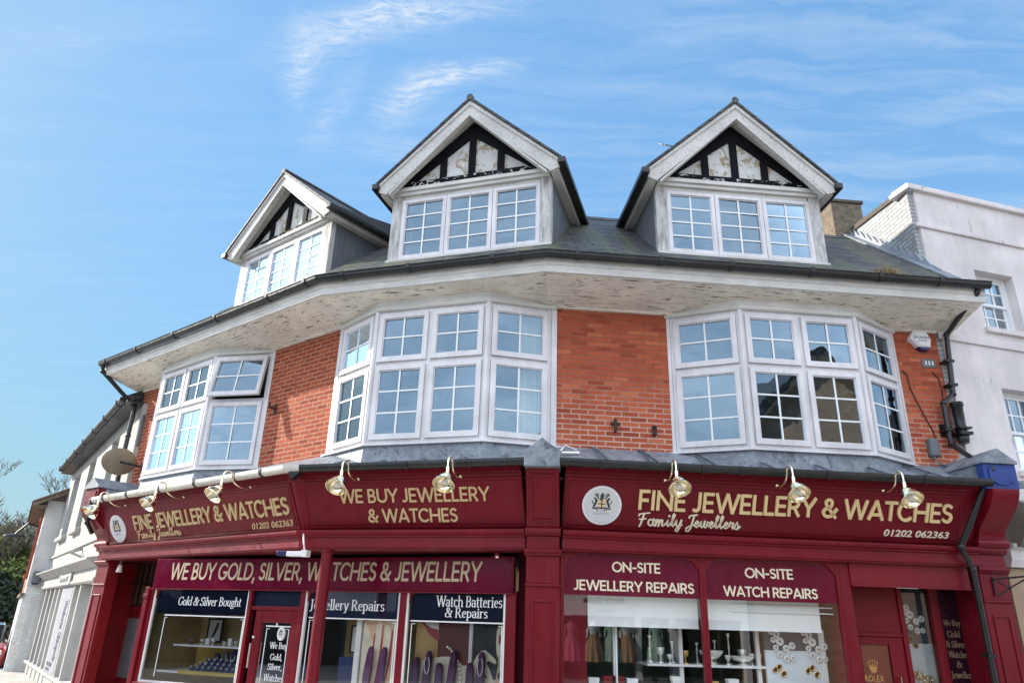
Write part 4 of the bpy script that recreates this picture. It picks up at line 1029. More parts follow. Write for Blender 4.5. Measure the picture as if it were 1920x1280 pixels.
# crests on round plaques
def crest(mp, cx, cz, r, s, rz=None):
    rz = rz or r
    w = MB(); w.disc(None, cx, cz, r, .0, .018, rz, 40, mp); w.build('plaque', X['white'], s)
    w = MB(); w.disc(None, cx, cz, r * .90, .0185, .021, rz * .90, 40, mp); w.build('face', mat('plaque face', (.66, .67, .68), .4, var=.04), s)
    k = r / .24
    def P(u, v): return (cx + u * k, cz + .03 * k + v * k * (rz / r))
    def poly(pts, d0=.021, d1=.0235):
        n = len(pts); w.add([mp(x, d0, z) for x, z in pts] + [mp(x, d1, z) for x, z in pts], [tuple(range(n)), tuple(range(2 * n - 1, n - 1, -1))] + [(i, (i + 1) % n, n + (i + 1) % n, n + i) for i in range(n)])
    def line(pts, wd, d1=.0238):
        st = [P(*p) for p in pts]
        for a, b in zip(st, st[1:]):
            dx, dz = b[0] - a[0], b[1] - a[1]; l = sqrt(dx * dx + dz * dz) or 1; nx, nz = -dz / l * wd * k / 2, dx / l * wd * k / 2
            poly([(a[0] + nx, a[1] + nz), (b[0] + nx, b[1] + nz), (b[0] - nx, b[1] - nz), (a[0] - nx, a[1] - nz)], .021, d1 + .0002 * random.random())
    w = MB(); poly([P(*p) for p in ((-.055, .035), (.045, .035), (.045, -.02), (.02, -.05), (-.005, -.065), (-.03, -.05), (-.055, -.02))]); w.build('shield', X['gold'], s)
    w = MB()
    line([(-.005, .035), (-.005, -.065)], .013); line([(-.05, -.012), (.04, -.012)], .011)
    for sg in (-1, 1):
        q = lambda u: -.005 + sg * u
        line([(q(.055), .02), (q(.075), .045), (q(.085), .06), (q(.097), .05)], .016); line([(q(.075), .04), (q(.07), .0), (q(.085), -.03), (q(.10), -.05)], .022)
        line([(q(.09), -.01), (q(.115), .0), (q(.118), .03)], .009); line([(q(.0), -.068), (q(.05), -.058), (q(.10), -.072), (q(.112), -.06)], .014)
        line([(q(.035), -.085), (q(.07), -.08)], .010)
        line([(q(.035), .045), (q(.065), .085), (q(.09), .10)], .012); line([(q(.055), .065), (q(.045), .10), (q(.07), .115), (q(.085), .095)], .010)
    line([(-.012, .03), (-.014, .07), (-.004, .105)], .030); line([(.01, .045), (.012, .07), (.02, .11)], .010); line([(-.005, .105), (-.003, .122)], .020)
    w.build('emblem', mat('black print', (.02, .02, .02), .5), s)
    w = MB()
    for i, (hw, z) in enumerate(((.065, -.105), (.095, -.125), (.10, -.142))):
        x = -hw
        while x < hw - .004:
            l = random.uniform(.006, .02); line([(x - .005, z), (min(x + l, hw) - .005, z)], .006, .0222); x += l + .005
    w.build('small_print', mat('grey print', (.30, .30, .34), .5), s)
t = tilt(R_); s = sign('crest_plaque', 'large round white crest plaque beside the corner pilaster', tuple(R_.p(.57, .6, 2.7)), 'plaque'); crest(lambda x, d, z: t(x, d + .01, z), .57, 2.922, .232, s, .208)
tL = tilt(L_); s = sign('crest_plaque', 'round white crest plaque at the far left end of the fascia', tuple(L_.p(-4.73, .6, 2.7)), 'plaque'); crest(lambda x, d, z: tL(x, d + .01, z), -4.73, 2.89, .25, s, .208)
s = sign('crest_sticker', 'small oval crest sticker on the left shop door', tuple(S_.p(-3.45, 0, 1.35)), 'sticker'); crest(flat(S_, -.038), -3.445, 1.385, .062, s, .085)

# lettering on the left shop glass
def glass_text(label, items, border, fr=S_, o=-.008, m='white'):
    s = sign('window_lettering', label, tuple(fr.p(items[0][1], o, 1.6)))
    w = MB()
    for tx, x0, x1, z0, z1, sl in items: put_nib(w, tx, flat(fr, o), x0, x1, z0, z1, .001, .002, GL, .092, .036, sl)
    w.build('lettering', X[m], s)
    if border:
        w = MB(); x0, x1, zt, zb = border; h = .006
        w.box(fr, x0 - .02, x1 + .02, o + .001, o + .002, zt - .008, zt + .008); w.box(fr, x0 - h, x0 + h, o + .001, o + .002, zb, zt - .03); w.box(fr, x1 - h, x1 + h, o + .001, o + .002, zb, zt - .03)
        w.box(fr, x0 - h, x0 + .05, o + .001, o + .002, zt - .036, zt - .03 + .001); w.box(fr, x1 - .05, x1 + h, o + .001, o + .002, zt - .036, zt - .03 + .001)
        w.build('border_line', X['white'], s)
    return s
glass_text('white lettering Gold & Silver Bought on the leftmost shop window', [('Gold & Silver Bought', -5.40, -4.21, 1.685, 1.835, .08)], (-5.62, -4.12, 1.575, .75))
glass_text('white lettering Jewellery Repairs on the shop window behind the column', [('Jewellery Repairs', -3.0, -1.83, 1.665, 1.835, .0)], (-2.98, -1.64, 1.60, .75))
glass_text('white lettering Watch Batteries & Repairs on the shop window beside the pilaster', [('Watch Batteries', -1.07, -.17, 1.775, 1.905, 0), ('& Repairs', -.93, -.36, 1.62, 1.765, 0)], (-1.40, -.16, 1.60, .75))
glass_text('white lettering We Buy Gold, Silver, Watches on the left shop door', [('We Buy', -3.62, -3.32, 1.175, 1.275, 0), ('Gold,', -3.58, -3.39, 1.045, 1.135, 0), ('Silver,', -3.60, -3.37, .925, 1.015, 0), ('Watches', -3.65, -3.33, .80, .885, 0)], (-3.71, -3.33, 1.475, .5), o=-.038)
w = MB(); w.ball(S_.p(-3.54, -.03, 1.50), .012, 1, .5, 2.2); o_ = w.build('door_chime', X['white']); tag(o_, 'small white chime hung at the top of the left shop door', 'chime')
# navy sheets painting the dark reflection along the tops of the left shop windows
for x0, x1, zb, lab in ((-5.86, -4.10, 1.60, 'leftmost shop window'), (-3.04, -1.62, 1.60, 'shop window behind the column'), (-1.44, -.15, 1.60, 'shop window beside the corner pilaster')):
    w = MB(); w.box(S_, x0, x1, -.05, -.046, zb, 1.955); tag(w.build('reflection_sheet', X['navy']), 'painted dark navy reflection along the top of the ' + lab, 'painted reflection')
# vinyl signs in the right windows
def vinyl(x0, x1, l1, l2, b1, b2, label):
    s = sign('window_sign', label, tuple(R_.p((x0 + x1) / 2, .37, 1.93)))
    o = .383
    w = MB(); w.prism(R_, [(x0, 1.93), (x1, 1.93), (x1, 2.38), (x0, 2.38)], o, o + .003); w.build('backing', X['maroon_b'], s)
    w = MB(); put_sans(w, l1, flat(R_, o + .003), *b1, .001, .004, .122); put_sans(w, l2, flat(R_, o + .003), *b2, .001, .004, .122); w.build('lettering', X['cream'], s)
vinyl(.162, 1.752, 'ON-SITE', 'JEWELLERY REPAIRS', (.735, 1.29, 2.20, 2.30), (.285, 1.68, 1.99, 2.09), 'maroon window sign reading ON-SITE JEWELLERY REPAIRS')
vinyl(1.832, 3.417, 'ON-SITE', 'WATCH REPAIRS', (2.325, 2.895, 2.19, 2.29), (2.05, 3.17, 1.98, 2.08), 'maroon window sign reading ON-SITE WATCH REPAIRS')
# poster in the entrance door
s = sign('door_poster', 'red poster with a gold crown in the right-hand entrance door', tuple(R_.p(4.03, -.05, .5)), 'poster')
w = MB(); w.box(R_, 3.855, 4.205, -.04, -.034, .42, 1.48); w.build('sheet', mat('orange red poster', (.26, .018, .008), .5), s)
f = flat(R_, -.034); w = MB()
for i in range(5):
    a = -50 + 25 * i; bx, bz = 3.985 + .026 * (i - 2) / 2, 1.205; tx, tz = 3.985 + .078 * sin(rad(a * 1.0)), 1.225 + .085 * cos(rad(a * .9))
    w.add([f(bx - .012, .001, bz), f(bx + .012, .001, bz), f(tx, .001, tz), f(bx - .012, .003, bz), f(bx + .012, .003, bz), f(tx, .003, tz)], [(0, 2, 1), (3, 4, 5), (0, 1, 4, 3), (1, 2, 5, 4), (2, 0, 3, 5)])
    w.disc(None, tx, tz + .006, .009, .0012, .0035, None, 10, f)
w.disc(None, 3.985, 1.196, .036, .0011, .0032, .011, 20, f)
put_text(w, 'ROLEX', f, 3.865, 4.105, 1.085, 1.155, .001, .003, .01, 0, 1.05); w.build('crown_and_lettering', X['goldm'], s)
s = sign('panel_lettering', 'faint gold lettering We Buy Gold & Silver Watches on the dark panel beside the entrance', tuple(R_.p(5.1, -.02, 1)))
w = MB(); f = flat(R_, -.02)
for tx, x0, x1, z0, z1 in (('We Buy', 4.97, 5.19, 1.72, 1.80), ('Gold', 5.0, 5.16, 1.605, 1.68), ('& Silver', 4.96, 5.2, 1.49, 1.565), ('Watches', 4.965, 5.22, 1.375, 1.45), ('&', 5.05, 5.12, 1.265, 1.335), ('Jewellery', 4.96, 5.25, 1.13, 1.225)): put_nib(w, tx, f, x0, x1, z0, z1, .001, .003, GL, .10, .04)
w.build('lettering', mat('faded gold vinyl', (.26, .19, .11), .5), s)

# ------------------------------------------------------------------ swan-neck lamps
def make_lamp():
    r = thing('swan_neck_lamp', 'lamp', 'lamp', (0, 0, 0), 'brass swan-neck lamps along the shop fascia')
    f = F0
    w = MB(); M0 = Matrix.Translation(f.p(0, .70, 3.225)) @ Matrix.Rotation(rad(90 + 18), 4, 'X'); w.lathe([(.001, 0), (.045, 0), (.045, .008), (.026, .02), (.018, .045), (.001, .05)], M0, 16); w.build('wall_rose', X['brass'], r, smooth=True)
    w = MB(); pts = []
    ctrl = [(.72, 3.21), (.80, 3.19), (.90, 3.20), (.985, 3.24), (1.01, 3.285), (1.025, 3.335), (1.06, 3.37), (1.115, 3.37), (1.15, 3.335), (1.16, 3.28), (1.16, 3.18)]
    def cr(p0, p1, p2, p3, t): return tuple(.5 * (2 * b + (c - a) * t + (2 * a - 5 * b + 4 * c - d) * t * t + (3 * b - a - 3 * c + d) * t ** 3) for a, b, c, d in zip(p0, p1, p2, p3))
    for i in range(len(ctrl) - 1):
        for k in range(4): pts.append(cr(ctrl[max(i - 1, 0)], ctrl[i], ctrl[i + 1], ctrl[min(i + 2, len(ctrl) - 1)], k / 4))
    pts.append(ctrl[-1])
    w.tube([f.p(0, o, z) for o, z in pts], .0105, 10); w.build('arm', X['brass'], r, smooth=True)
    w = MB(); w.lathe([(.001, .12), (.017, .12), (.02, .10), (.02, .055), (.026, .05), (.026, .03), (.018, .02), (.018, -.0), (.001, -.0)], Matrix.Translation(f.p(0, 1.16, 3.125)), 14); w.build('lamp_holder', X['brass'], r, smooth=True)
    A = Matrix.Translation(f.p(0, 1.165, 3.145)) @ Matrix.Rotation(rad(-38), 4, 'X') @ Matrix.Diagonal((1.08, 1.08, 1.12, 1))
    pr = [(.001, .0), (.045, -.004), (.060, -.02), (.063, -.04), (.061, -.046), (.085, -.062), (.102, -.088), (.110, -.12), (.116, -.128), (.117, -.140), (.112, -.142), (.104, -.12), (.080, -.072), (.03, -.05), (.001, -.05)]
    w = MB(); w.lathe(pr, A, 32); w.build('lamp_shade', X['brass'], r, smooth=True)
    w = MB(); w.ball(A @ Vector((0, 0, -.09)), .035); w.build('bulb', X['pearl'], r, smooth=True)
    return r
lamp0 = make_lamp()
spots = [(R_, 1.30, 'brass swan-neck lamp above the word FINE, nearest the corner pilaster on its right'), (R_, 2.655, 'brass swan-neck lamp in the middle of the right-hand fascia'), (R_, 3.975, 'brass swan-neck lamp nearest the right-hand drainpipe'),
         (M_, -.875, 'brass swan-neck lamp nearest the corner pilaster on its left'), (M_, -2.225, 'brass swan-neck lamp above the word WE at the bend of the fascia'),
         (L_, -.82, 'sunlit brass swan-neck lamp under the bay window with the open light'), (L_, -2.53, 'sunlit brass swan-neck lamp above the word JEWELLERY on the left fascia'), (L_, -4.33, 'sunlit brass swan-neck lamp at the far left end, above the round plaque')]
for i, (fr, x, lab) in enumerate(spots):
    o_ = lamp0 if i == 0 else dup(lamp0)
    q = fr.p2(x, 0); o_.location = (q.x, q.y, 0); o_.rotation_euler = (0, 0, -rad(fr.deg)); o_['label'] = lab

# ------------------------------------------------------------------ small things on the walls
s = thing('alarm_box', 'white six-sided alarm box with a blue base under the right-hand eaves', 'alarm box', tuple(R_.p(5.32, 0, 5.37)))
hx = [(5.16, 5.53), (5.235, 5.645), (5.415, 5.645), (5.475, 5.53), (5.445, 5.405), (5.27, 5.405)]
w = MB(); w.prism(R_, hx, 0, .09); w.prism(R_, [(5.19, 5.53), (5.25, 5.625), (5.40, 5.625), (5.45, 5.53), (5.42, 5.42), (5.285, 5.42)], .09, .105); w.build('casing', X['white'], s, bevel=.008)
w = MB(); w.prism(R_, [(5.265, 5.403), (5.45, 5.403), (5.42, 5.36), (5.31, 5.36)], .005, .085); w.build('strobe', X['navyp'], s, bevel=.008)
w = MB(); w.prism(R_, [(5.215, 5.555), (5.435, 5.555), (5.452, 5.527), (5.215, 5.527)], .105, .1065); w.build('name_band', X['navyp'], s)
w = MB(); f = flat(R_, .1065)
for i in range(9): w.box(R_, 5.225 + .023 * i, 5.237 + .023 * i + .004 * (i % 3), .1066, .1075, 5.533, 5.549)
w.build('band_marks', X['white'], s)
w = MB()
for z in (5.50, 5.478): w.box(R_, 5.27, 5.40, .105, .1062, z, z + .007)
w.build('small_print', X['grey'], s)
s = thing('air_brick', 'dark air brick grille in the wall below the alarm box', 'air brick', tuple(R_.p(5.43, 0, 5.14)))
w = MB(); w.box(R_, 5.33, 5.53, -.01, .012, 5.13, 5.25); w.build('plate', X['grey'], s)
w = MB()
for x in (5.37, 5.42, 5.47): w.box(R_, x, x + .022, .012, .02, 5.16, 5.22)
w.build('louvre', X['pearl'], s)
s = thing('cable_box', 'black cast cable box with clamps beside the drainpipe', 'cable box', tuple(R_.p(5.66, .05, 4.0)))
w = MB(); w.lathe([(.001, 0), (.06, .0), (.075, .05), (.075, .09), (.065, .11), (.07, .5), (.085, .52), (.085, .57), (.001, .58)], Matrix.Translation(R_.p(5.63, .12, 4.02)), 12); w.build('casing', X['blackpl'], s, smooth=True)
w = MB(); w.box(R_, 5.54, 5.72, .03, .215, 4.13, 4.17); w.box(R_, 5.54, 5.72, .03, .215, 4.21, 4.235); w.box(R_, 5.40, 5.56, .005, .035, 4.14, 4.30); w.build('clamp', X['iron'], s)
s = thing('junction_box', 'grey junction box with a looping cable above the shop roof', 'junction box', tuple(R_.p(5.22, 0, 3.85)))
w = MB(); w.box(R_, 5.16, 5.30, 0, .09, 3.84, 4.09); w.build('casing', X['grey'], s, bevel=.025)
w = MB(); w.tube([R_.p(5.2, .05, 3.85), R_.p(5.21, .12, 3.74), R_.p(5.26, .2, 3.69), R_.p(5.34, .22, 3.68), R_.p(5.42, .18, 3.74), R_.p(5.46, .1, 3.80)], .011); w.build('cable', X['grey'], s)
for pts, lab in (([R_.p(5.0, .012, 5.05), R_.p(5.07, .012, 5.0), R_.p(5.08, .012, 4.8), R_.p(5.2, .012, 4.45), R_.p(5.3, .012, 4.2), R_.p(5.33, .012, 3.95)], 'thin dark cable hanging down the brick beside the right bay window'), ([R_.p(5.46, .012, 5.06), R_.p(5.53, .012, 4.96), R_.p(5.545, .012, 4.8), R_.p(5.53, .012, 4.65)], 'short dark cable hanging below the air brick')):
    w = MB(); w.tube(pts, .008, 6); tag(w.build('cable', X['rust']), lab, 'cable')
w = MB(); w.box(R_, .875, .912, 0, .05, 3.955, 4.13); w.box(R_, .83, .96, .01, .04, 4.045, 4.075); tag(w.build('wall_bracket', X['rust'], bevel=.006), 'small rusty cross-shaped iron bracket on the brick beside the corner', 'bracket')
w = MB(); w.box(R_, 1.385, 1.44, 0, .05, 3.93, 4.06); w.box(R_, 1.395, 1.42, .05, .09, 4.02, 4.055); tag(w.build('wall_bracket', X['rust'], bevel=.006), 'small square rusty bracket on the brick beside the right bay window', 'bracket')
w = MB(); w.tube([L_.p(-1.63, .0, 4.62), L_.p(-1.63, .12, 4.62), L_.p(-1.63, .13, 4.70)], .02, 8); w.box(L_, -1.66, -1.60, .0, .02, 4.54, 4.70); tag(w.build('wall_bracket', X['rust']), 'iron hook bracket on the sunlit brick between the left two bays', 'bracket')
# spare cable gland by the corner cap
w = MB(); w.tube([R_.p(.10, .62, 3.50), R_.p(.30, .66, 3.50)], .028, 10); w.tube([R_.p(.08, .6, 3.53), R_.p(.14, .6, 3.60), R_.p(.26, .62, 3.55), R_.p(.30, .66, 3.46)], .008, 6); tag(w.build('cable_coil', X['chrome'], smooth=True), 'grey pipe end with a loop of cable beside the corner lead cap', 'cable')
# satellite dish
s = thing('satellite_dish', 'brown weathered satellite dish on the left end wall', 'satellite dish', tuple(L_.p(-5.75, .3, 3.8)))
A = Matrix.Translation(L_.p(-5.72, .36, 4.15)) @ Vector((-.72, .66, .22)).to_track_quat('Z', 'Y').to_matrix().to_4x4()
pr = [(.001, 0)] + [(.28 * i / 8, .075 * (i / 8) ** 2) for i in range(1, 9)] + [(.285, .082), (.278, .086)] + [(.28 * i / 8, .075 * (i / 8) ** 2 + .012) for i in range(7, 0, -1)] + [(.001, .012)]
w = MB(); w.lathe([(r, h) for r, h in pr], A @ Matrix.Diagonal((1.08, .86, 1, 1)), 36); w.build('reflector', X['dish'], s, smooth=True)
w = MB(); w.tube([A @ Vector((0, -.30, .0)), A @ Vector((0, -.2, .33)), A @ Vector((0, -.08, .42))], .014, 8); w.build('feed_arm', X['grey'], s)
w = MB(); w.tube([A @ Vector((0, -.08, .36)), A @ Vector((0, -.02, .44))], .03, 10); w.build('receiver', X['grey'], s)
w = MB(); w.tube([A @ Vector((.0, 0, 0)), A @ Vector((0, 0, -.1)), L_.p(-5.55, .05, 4.1), L_.p(-5.55, .0, 4.1)], .02, 8); w.box(L_, -5.62, -5.48, 0, .02, 4.0, 4.2); w.build('wall_mount', X['iron'], s)
# floodlight and camera under the cornice, small dome by the pilaster
s = thing('floodlight', 'slim blue-and-white light on an arm under the cornice at the column', 'light', tuple(M_.p(-3.1, .45, 2.2)))
w = MB(); w.tube([M_.p(-3.02, .55, 2.60), M_.p(-2.96, .60, 2.45), M_.p(-2.95, .58, 2.37)], .012, 8); w.box(M_, -2.99, -2.91, .5, .6, 2.30, 2.38); w.build('arm', X['pearl'], s)
w = MB(); w.box(M_, -3.20, -2.99, .5, .6, 2.305, 2.365); w.build('lamp_body', X['white'], s, bevel=.01)
w = MB(); w.box(M_, -3.34, -3.20, .5, .6, 2.31, 2.37); w.build('lamp_end', X['navyp'], s, bevel=.01)
s = thing('dome_camera', 'small grey dome sensor under the cornice near the corner pilaster', 'sensor', tuple(M_.p(-.5, .25, 2.33)))
w = MB(); w.lathe([(.001, 0), (.035, 0), (.035, .05), (.001, .05)], Matrix.Translation(M_.p(-.52, .28, 2.345)), 14); w.build('base', X['maroon'], s, smooth=True)
w = MB(); w.ball(M_.p(-.52, .28, 2.345), .03); w.build('lens', X['chrome'], s, smooth=True)
s = thing('lobby_lamp', 'grey spotlight hanging in the dark side entrance', 'light', tuple(L_.p(-5.15, .2, 2.2)))
w = MB(); w.tube([L_.p(-5.1, .25, 2.40), L_.p(-5.1, .25, 2.33)], .02, 8); w.build('stem', X['grey'], s)
w = MB(); w.lathe([(.001, .12), (.03, .12), (.05, .02), (.05, 0), (.001, .0)], Matrix.Translation(L_.p(-5.1, .25, 2.22)), 12); w.build('head', X['pearl'], s, smooth=True)
# hanging-sign bracket on the right pilaster
s = thing('hanging_bracket', 'black wrought iron hanging bracket on the right end pilaster', 'bracket', tuple(R_.p(5.4, .47, 2.05)))
w = MB(); b0, b1 = R_.p(5.36, .47, 2.07), R_.p(5.36, .47, 2.29)
w.tube([b0, b1], .012, 8); w.build('back_plate', X['iron'], s)
w = MB(); w.tube([R_.p(5.33, .49, 2.26), R_.p(5.62, .85, 2.30)], .011, 8); w.tube([R_.p(5.40, .49, 2.24), R_.p(5.47, .58, 2.165), R_.p(5.56, .74, 2.26)], .009, 8); w.tube([R_.p(5.36, .49, 2.07), R_.p(5.47, .58, 2.165)], .009, 8); w.ball(R_.p(5.47, .58, 2.165), .02); w.ball(R_.p(5.60, .83, 2.32), .018); w.build('arm', X['iron'], s)
# nest debris in the gutter
w = MB(); rg = random.Random(5)
for k in range(170):
    c = R_.p(4.58 + rg.uniform(-.30, .10) * rg.random() ** .5, .82 + rg.uniform(-.07, .07), 6.10 + rg.uniform(0, .06)); dv = R_.e * rg.uniform(-.12, .06)
    w.tube([c, c + Vector((dv.x, dv.y, rg.uniform(-.05, .05))) + Vector((0, -rg.uniform(0, .05), 0))], .004, 4)
tag(w.build('nest_debris', X['straw']), 'clump of dry grass spilling over the right-hand eaves gutter', 'nest debris')
# aerial on the ridge
s = thing('tv_aerial', 'small television aerial behind the right-hand dormer', 'aerial', tuple(R_.p(2.1, -3.4, 8.5)))
p0 = R_.p(3.42, -3.4, 11.12)
w = MB(); w.tube([R_.p(3.46, -3.4, 7.0), R_.p(3.46, -3.4, 11.2)], .018, 8); w.build('mast', X['grey'], s)
w = MB(); w.tube([p0 + Vector((.05, 0, 0)), p0 + Vector((-.55, -.1, .04))], .013, 6)
for i in range(5):
    q = p0 + Vector((-.08 - .11 * i, -.013 * i, .007 * i)); w.tube([q + Vector((.03, -.1, -.06)), q + Vector((-.06, .1, .13))], .009, 5)
w.build('elements', X['grey'], s)
# fan of curtains in the middle bay, and others
def drape(name, fr, x0, x1, o, z0, z1, label, amp=.025, waves=7, taper=.0):
    w = MB(); n = 60; vs = []; fs = []
    for j in range(7):
        z = z0 + (z1 - z0) * j / 6; tp = 1 - taper * (1 - abs(j / 6 - .3))
        for i in range(n + 1):
            u = i / n; x = x1 - (x1 - x0) * (1 - u) * (1 if not taper else tp)
            vs.append(fr.p(x, o + amp * sin(u * waves * 2 * pi + j * .15) + .01 * sin(u * 31), z))
    for j in range(6):
        for i in range(n): a = j * (n + 1) + i; fs.append((a, a + 1, a + n + 2, a + n + 1))
    k = len(vs); vs2 = [v + Vector((fr.n.x, fr.n.y, 0)) * -.006 for v in vs]
    w.add(vs + vs2, fs + [tuple(k + q for q in f[::-1]) for f in fs])
    return tag(w.build(name, X['curtain'], smooth=True), label, 'curtain')
sM = bayM[1]; sR = bayR[1]; sL = bayL[1]
drape('curtain', sM[2], sM[2].len * .55, sM[2].len - .08, -.14, 3.8, 5.55, 'cream curtain at the right side of the middle bay window')
drape('curtain', sM[0], .08, sM[0].len - .1, -.18, 4.7, 5.55, 'cream curtain at the left side of the middle bay window')
drape('curtain', sR[2], sR[2].len * .62, sR[2].len - .08, -.16, 3.8, 5.55, 'pale curtain at the right side of the right bay window')
# ------------------------------------------------------------------ goods behind the shop glass
def goods(name, label, cat, fr, x, o, z, group=None): return thing(name, label, cat, tuple(fr.p(x, o, z)), group)
for x0, x1, lab in ((.46, 1.76, 'white roller blind in the right-hand window beside the corner'), (1.84, 3.24, 'white roller blind in the window next to the entrance')):
    s = goods('roller_blind', lab, 'blind', R_, x0, .2, 1.62)
    w = MB(); w.box(R_, x0, x1, .255, .262, 1.625, 1.95); w.build('fabric', X['blind'], s)
    w = MB(); w.box(R_, x0, x1, .25, .27, 1.605, 1.625); w.build('bottom_bar', X['white'], s)
for z in (1.81, 1.875):
    w = MB(); w.box(R_, 2.15, 3.40, .27, .29, z, z + .012); tag(w.build('strip_tube', X['white'], bevel=.003), 'thin white tube across the blind, ' + ('lower of two' if z < 1.85 else 'upper of two'), 'tube')
w = MB(); w.box(R_, 1.2, 2.66, -.45, .05, 1.195, 1.222); tag(w.build('glass_shelf', X['white'], bevel=.004), 'white display shelf of silverware behind the right-hand windows', 'shelf')
def turned(name, label, fr, x, o, z, prof, m, cat, group=None):
    w = MB(); w.lathe(prof, Matrix.Translation(fr.p(x, o, z)), 18); return tag(w.build(name, X[m], smooth=True), label, cat, group)
bowl = [(.001, 0), (.06, 0), (.05, .015), (.015, .03), (.015, .045), (.07, .06), (.11, .10), (.12, .13), (.11, .13), (.06, .075), (.001, .07)]
cup = [(.001, 0), (.03, 0), (.028, .01), (.008, .02), (.008, .06), (.03, .08), (.04, .13), (.036, .13), (.02, .085), (.001, .08)]
stick = [(.001, 0), (.05, 0), (.045, .015), (.012, .03), (.02, .06), (.01, .08), (.01, .15), (.02, .17), (.01, .19), (.01, .26), (.024, .28), (.026, .30), (.012, .305), (.001, .3)]
turned('silver_bowl', 'round silver bowl on the shelf left of the candlestick', R_, 2.0, -.05, 1.223, [(r * 1.2, h * 1.2) for r, h in bowl], 'silver', 'bowl', 'silverware on the display shelf')
turned('candlestick', 'tall silver candlestick on the display shelf', R_, 2.27, -.18, 1.223, [(r * .9, h * 1.15) for r, h in stick], 'silver', 'candlestick', 'silverware on the display shelf')
turned('silver_bowl', 'shallow silver bowl on the shelf right of the candlestick', R_, 2.36, -.02, 1.223, [(r * 1.25, h * .8) for r, h in bowl], 'silver', 'bowl', 'silverware on the display shelf')
turned('silver_cup', 'small silver goblet near the right end of the display shelf', R_, 2.52, -.1, 1.223, cup, 'silver', 'goblet', 'silverware on the display shelf')
turned('silver_cup', 'small gilt goblet at the right end of the display shelf', R_, 2.60, -.05, 1.223, cup, 'goldm', 'goblet', 'silverware on the display shelf')
turned('candlestick', 'short silver candlestick left of the window mullion', R_, 1.56, -.15, 1.223, [(r, h * .8) for r, h in stick], 'silver', 'candlestick', 'silverware on the display shelf')
turned('silver_cup', 'silver goblet on the shelf beside the left-hand mullion', R_, 1.40, -.1, 1.223, [(r * 1.2, h * 1.3) for r, h in cup], 'silver', 'goblet', 'silverware on the display shelf')
for x, o, k, pr_, m, nm, lab, ct in ((1.30, -.2, .9, stick, 'silver', 'candlestick', 'leftmost silver candlestick on the display shelf', 'candlestick'), (1.48, .0, .7, cup, 'silver', 'silver_cup', 'tiny silver goblet between two candlesticks', 'goblet'), (1.70, -.1, 1.0, cup, 'goldm', 'silver_cup', 'gilt goblet just left of the window mullion', 'goblet'),
    (1.88, -.2, .7, stick, 'silver', 'candlestick', 'low candlestick just right of the window mullion', 'candlestick'), (2.12, -.25, .8, stick, 'silver', 'candlestick', 'candlestick behind the round silver bowl', 'candlestick'), (2.18, .0, .75, cup, 'silver', 'silver_cup', 'silver goblet between bowl and tall candlestick', 'goblet'), (2.44, -.2, 1.2, cup, 'silver', 'silver_cup', 'large silver goblet behind the shallow bowl', 'goblet'), (2.64, -.2, .8, cup, 'silver', 'silver_cup', 'silver goblet at the very end of the shelf', 'goblet')):
    turned(nm, lab, R_, x, o, 1.223, [(r * k * 1.25, h * k * 1.1) for r, h in pr_], m, ct, 'silverware on the display shelf')
w = MB(); w.box(R_, .805, .825, .12, .14, .62, 1.61); tag(w.build('blind_rod', X['white']), 'thin white upright rod in the window beside the corner', 'rod')
# garlands of pale medallions: two in the window, one by the entrance
def garland(x, o, z, label, sc_=1.):
    s = goods('medallion_garland', label, 'wall display', R_, x, o, z, 'garlands of pale medallions')
    pts = [(0, .33), (.065, .31), (.02, .245), (.10, .23), (.045, .16), (.17, .155), (.245, .185), (.085, .085), (.165, .045), (.24, .05)]
    for i, (u, v) in enumerate(pts):
        w = MB(); r = (.030, .042, .034, .048, .034, .040, .040, .034, .036, .033)[i] * sc_
        A = Matrix.Translation(R_.p(x + u * sc_, o, z + v * sc_)) @ Matrix.Rotation(rad(4.9), 4, 'Z') @ Matrix.Rotation(rad(90), 4, 'X')
        w.lathe([(.001, 0), (r, 0), (r, .012), (r * .55, .02), (r * .3, .008), (.001, .008)], A, 20)
        w.cur = 1; w.ball(R_.p(x + u * sc_, o + .014, z + v * sc_), r * .22)
        w.build('medallion', [X['pearl'], X['grey']], s, smooth=True)
    for i, (u, v) in enumerate(((.02, -.08), (.12, -.12), (.07, -.05))):
        w = MB(); A = Matrix.Translation(R_.p(x + u * sc_, o, z + v * sc_)) @ Matrix.Rotation(rad(90), 4, 'X')
        w.lathe([(.030, -.004), (.036, 0), (.030, .004), (.024, 0), (.030, -.004)], A, 18); w.build('ring', X['goldm'], s, smooth=True)
garland(2.70, .075, 1.27, 'garland of pale medallions in the window, left of a pair'); garland(3.10, .075, 1.27, 'garland of pale medallions in the window, nearest the entrance'); garland(4.50, -.105, 1.62, 'garland of pale medallions beside the entrance door', 1.0)
s = goods('gold_chains', 'heap of gold ornaments low in the side window by the entrance', 'ornaments', R_, 4.65, -.1, 1.0)
for i in range(24):
    w = MB(); w.ball(R_.p(4.52 + random.random() * .3, -.11 + random.random() * .04, 1.05 + random.random() * .14), random.uniform(.012, .028)); w.build('ornament', X['goldm' if i % 3 else 'silver'], s, smooth=True)
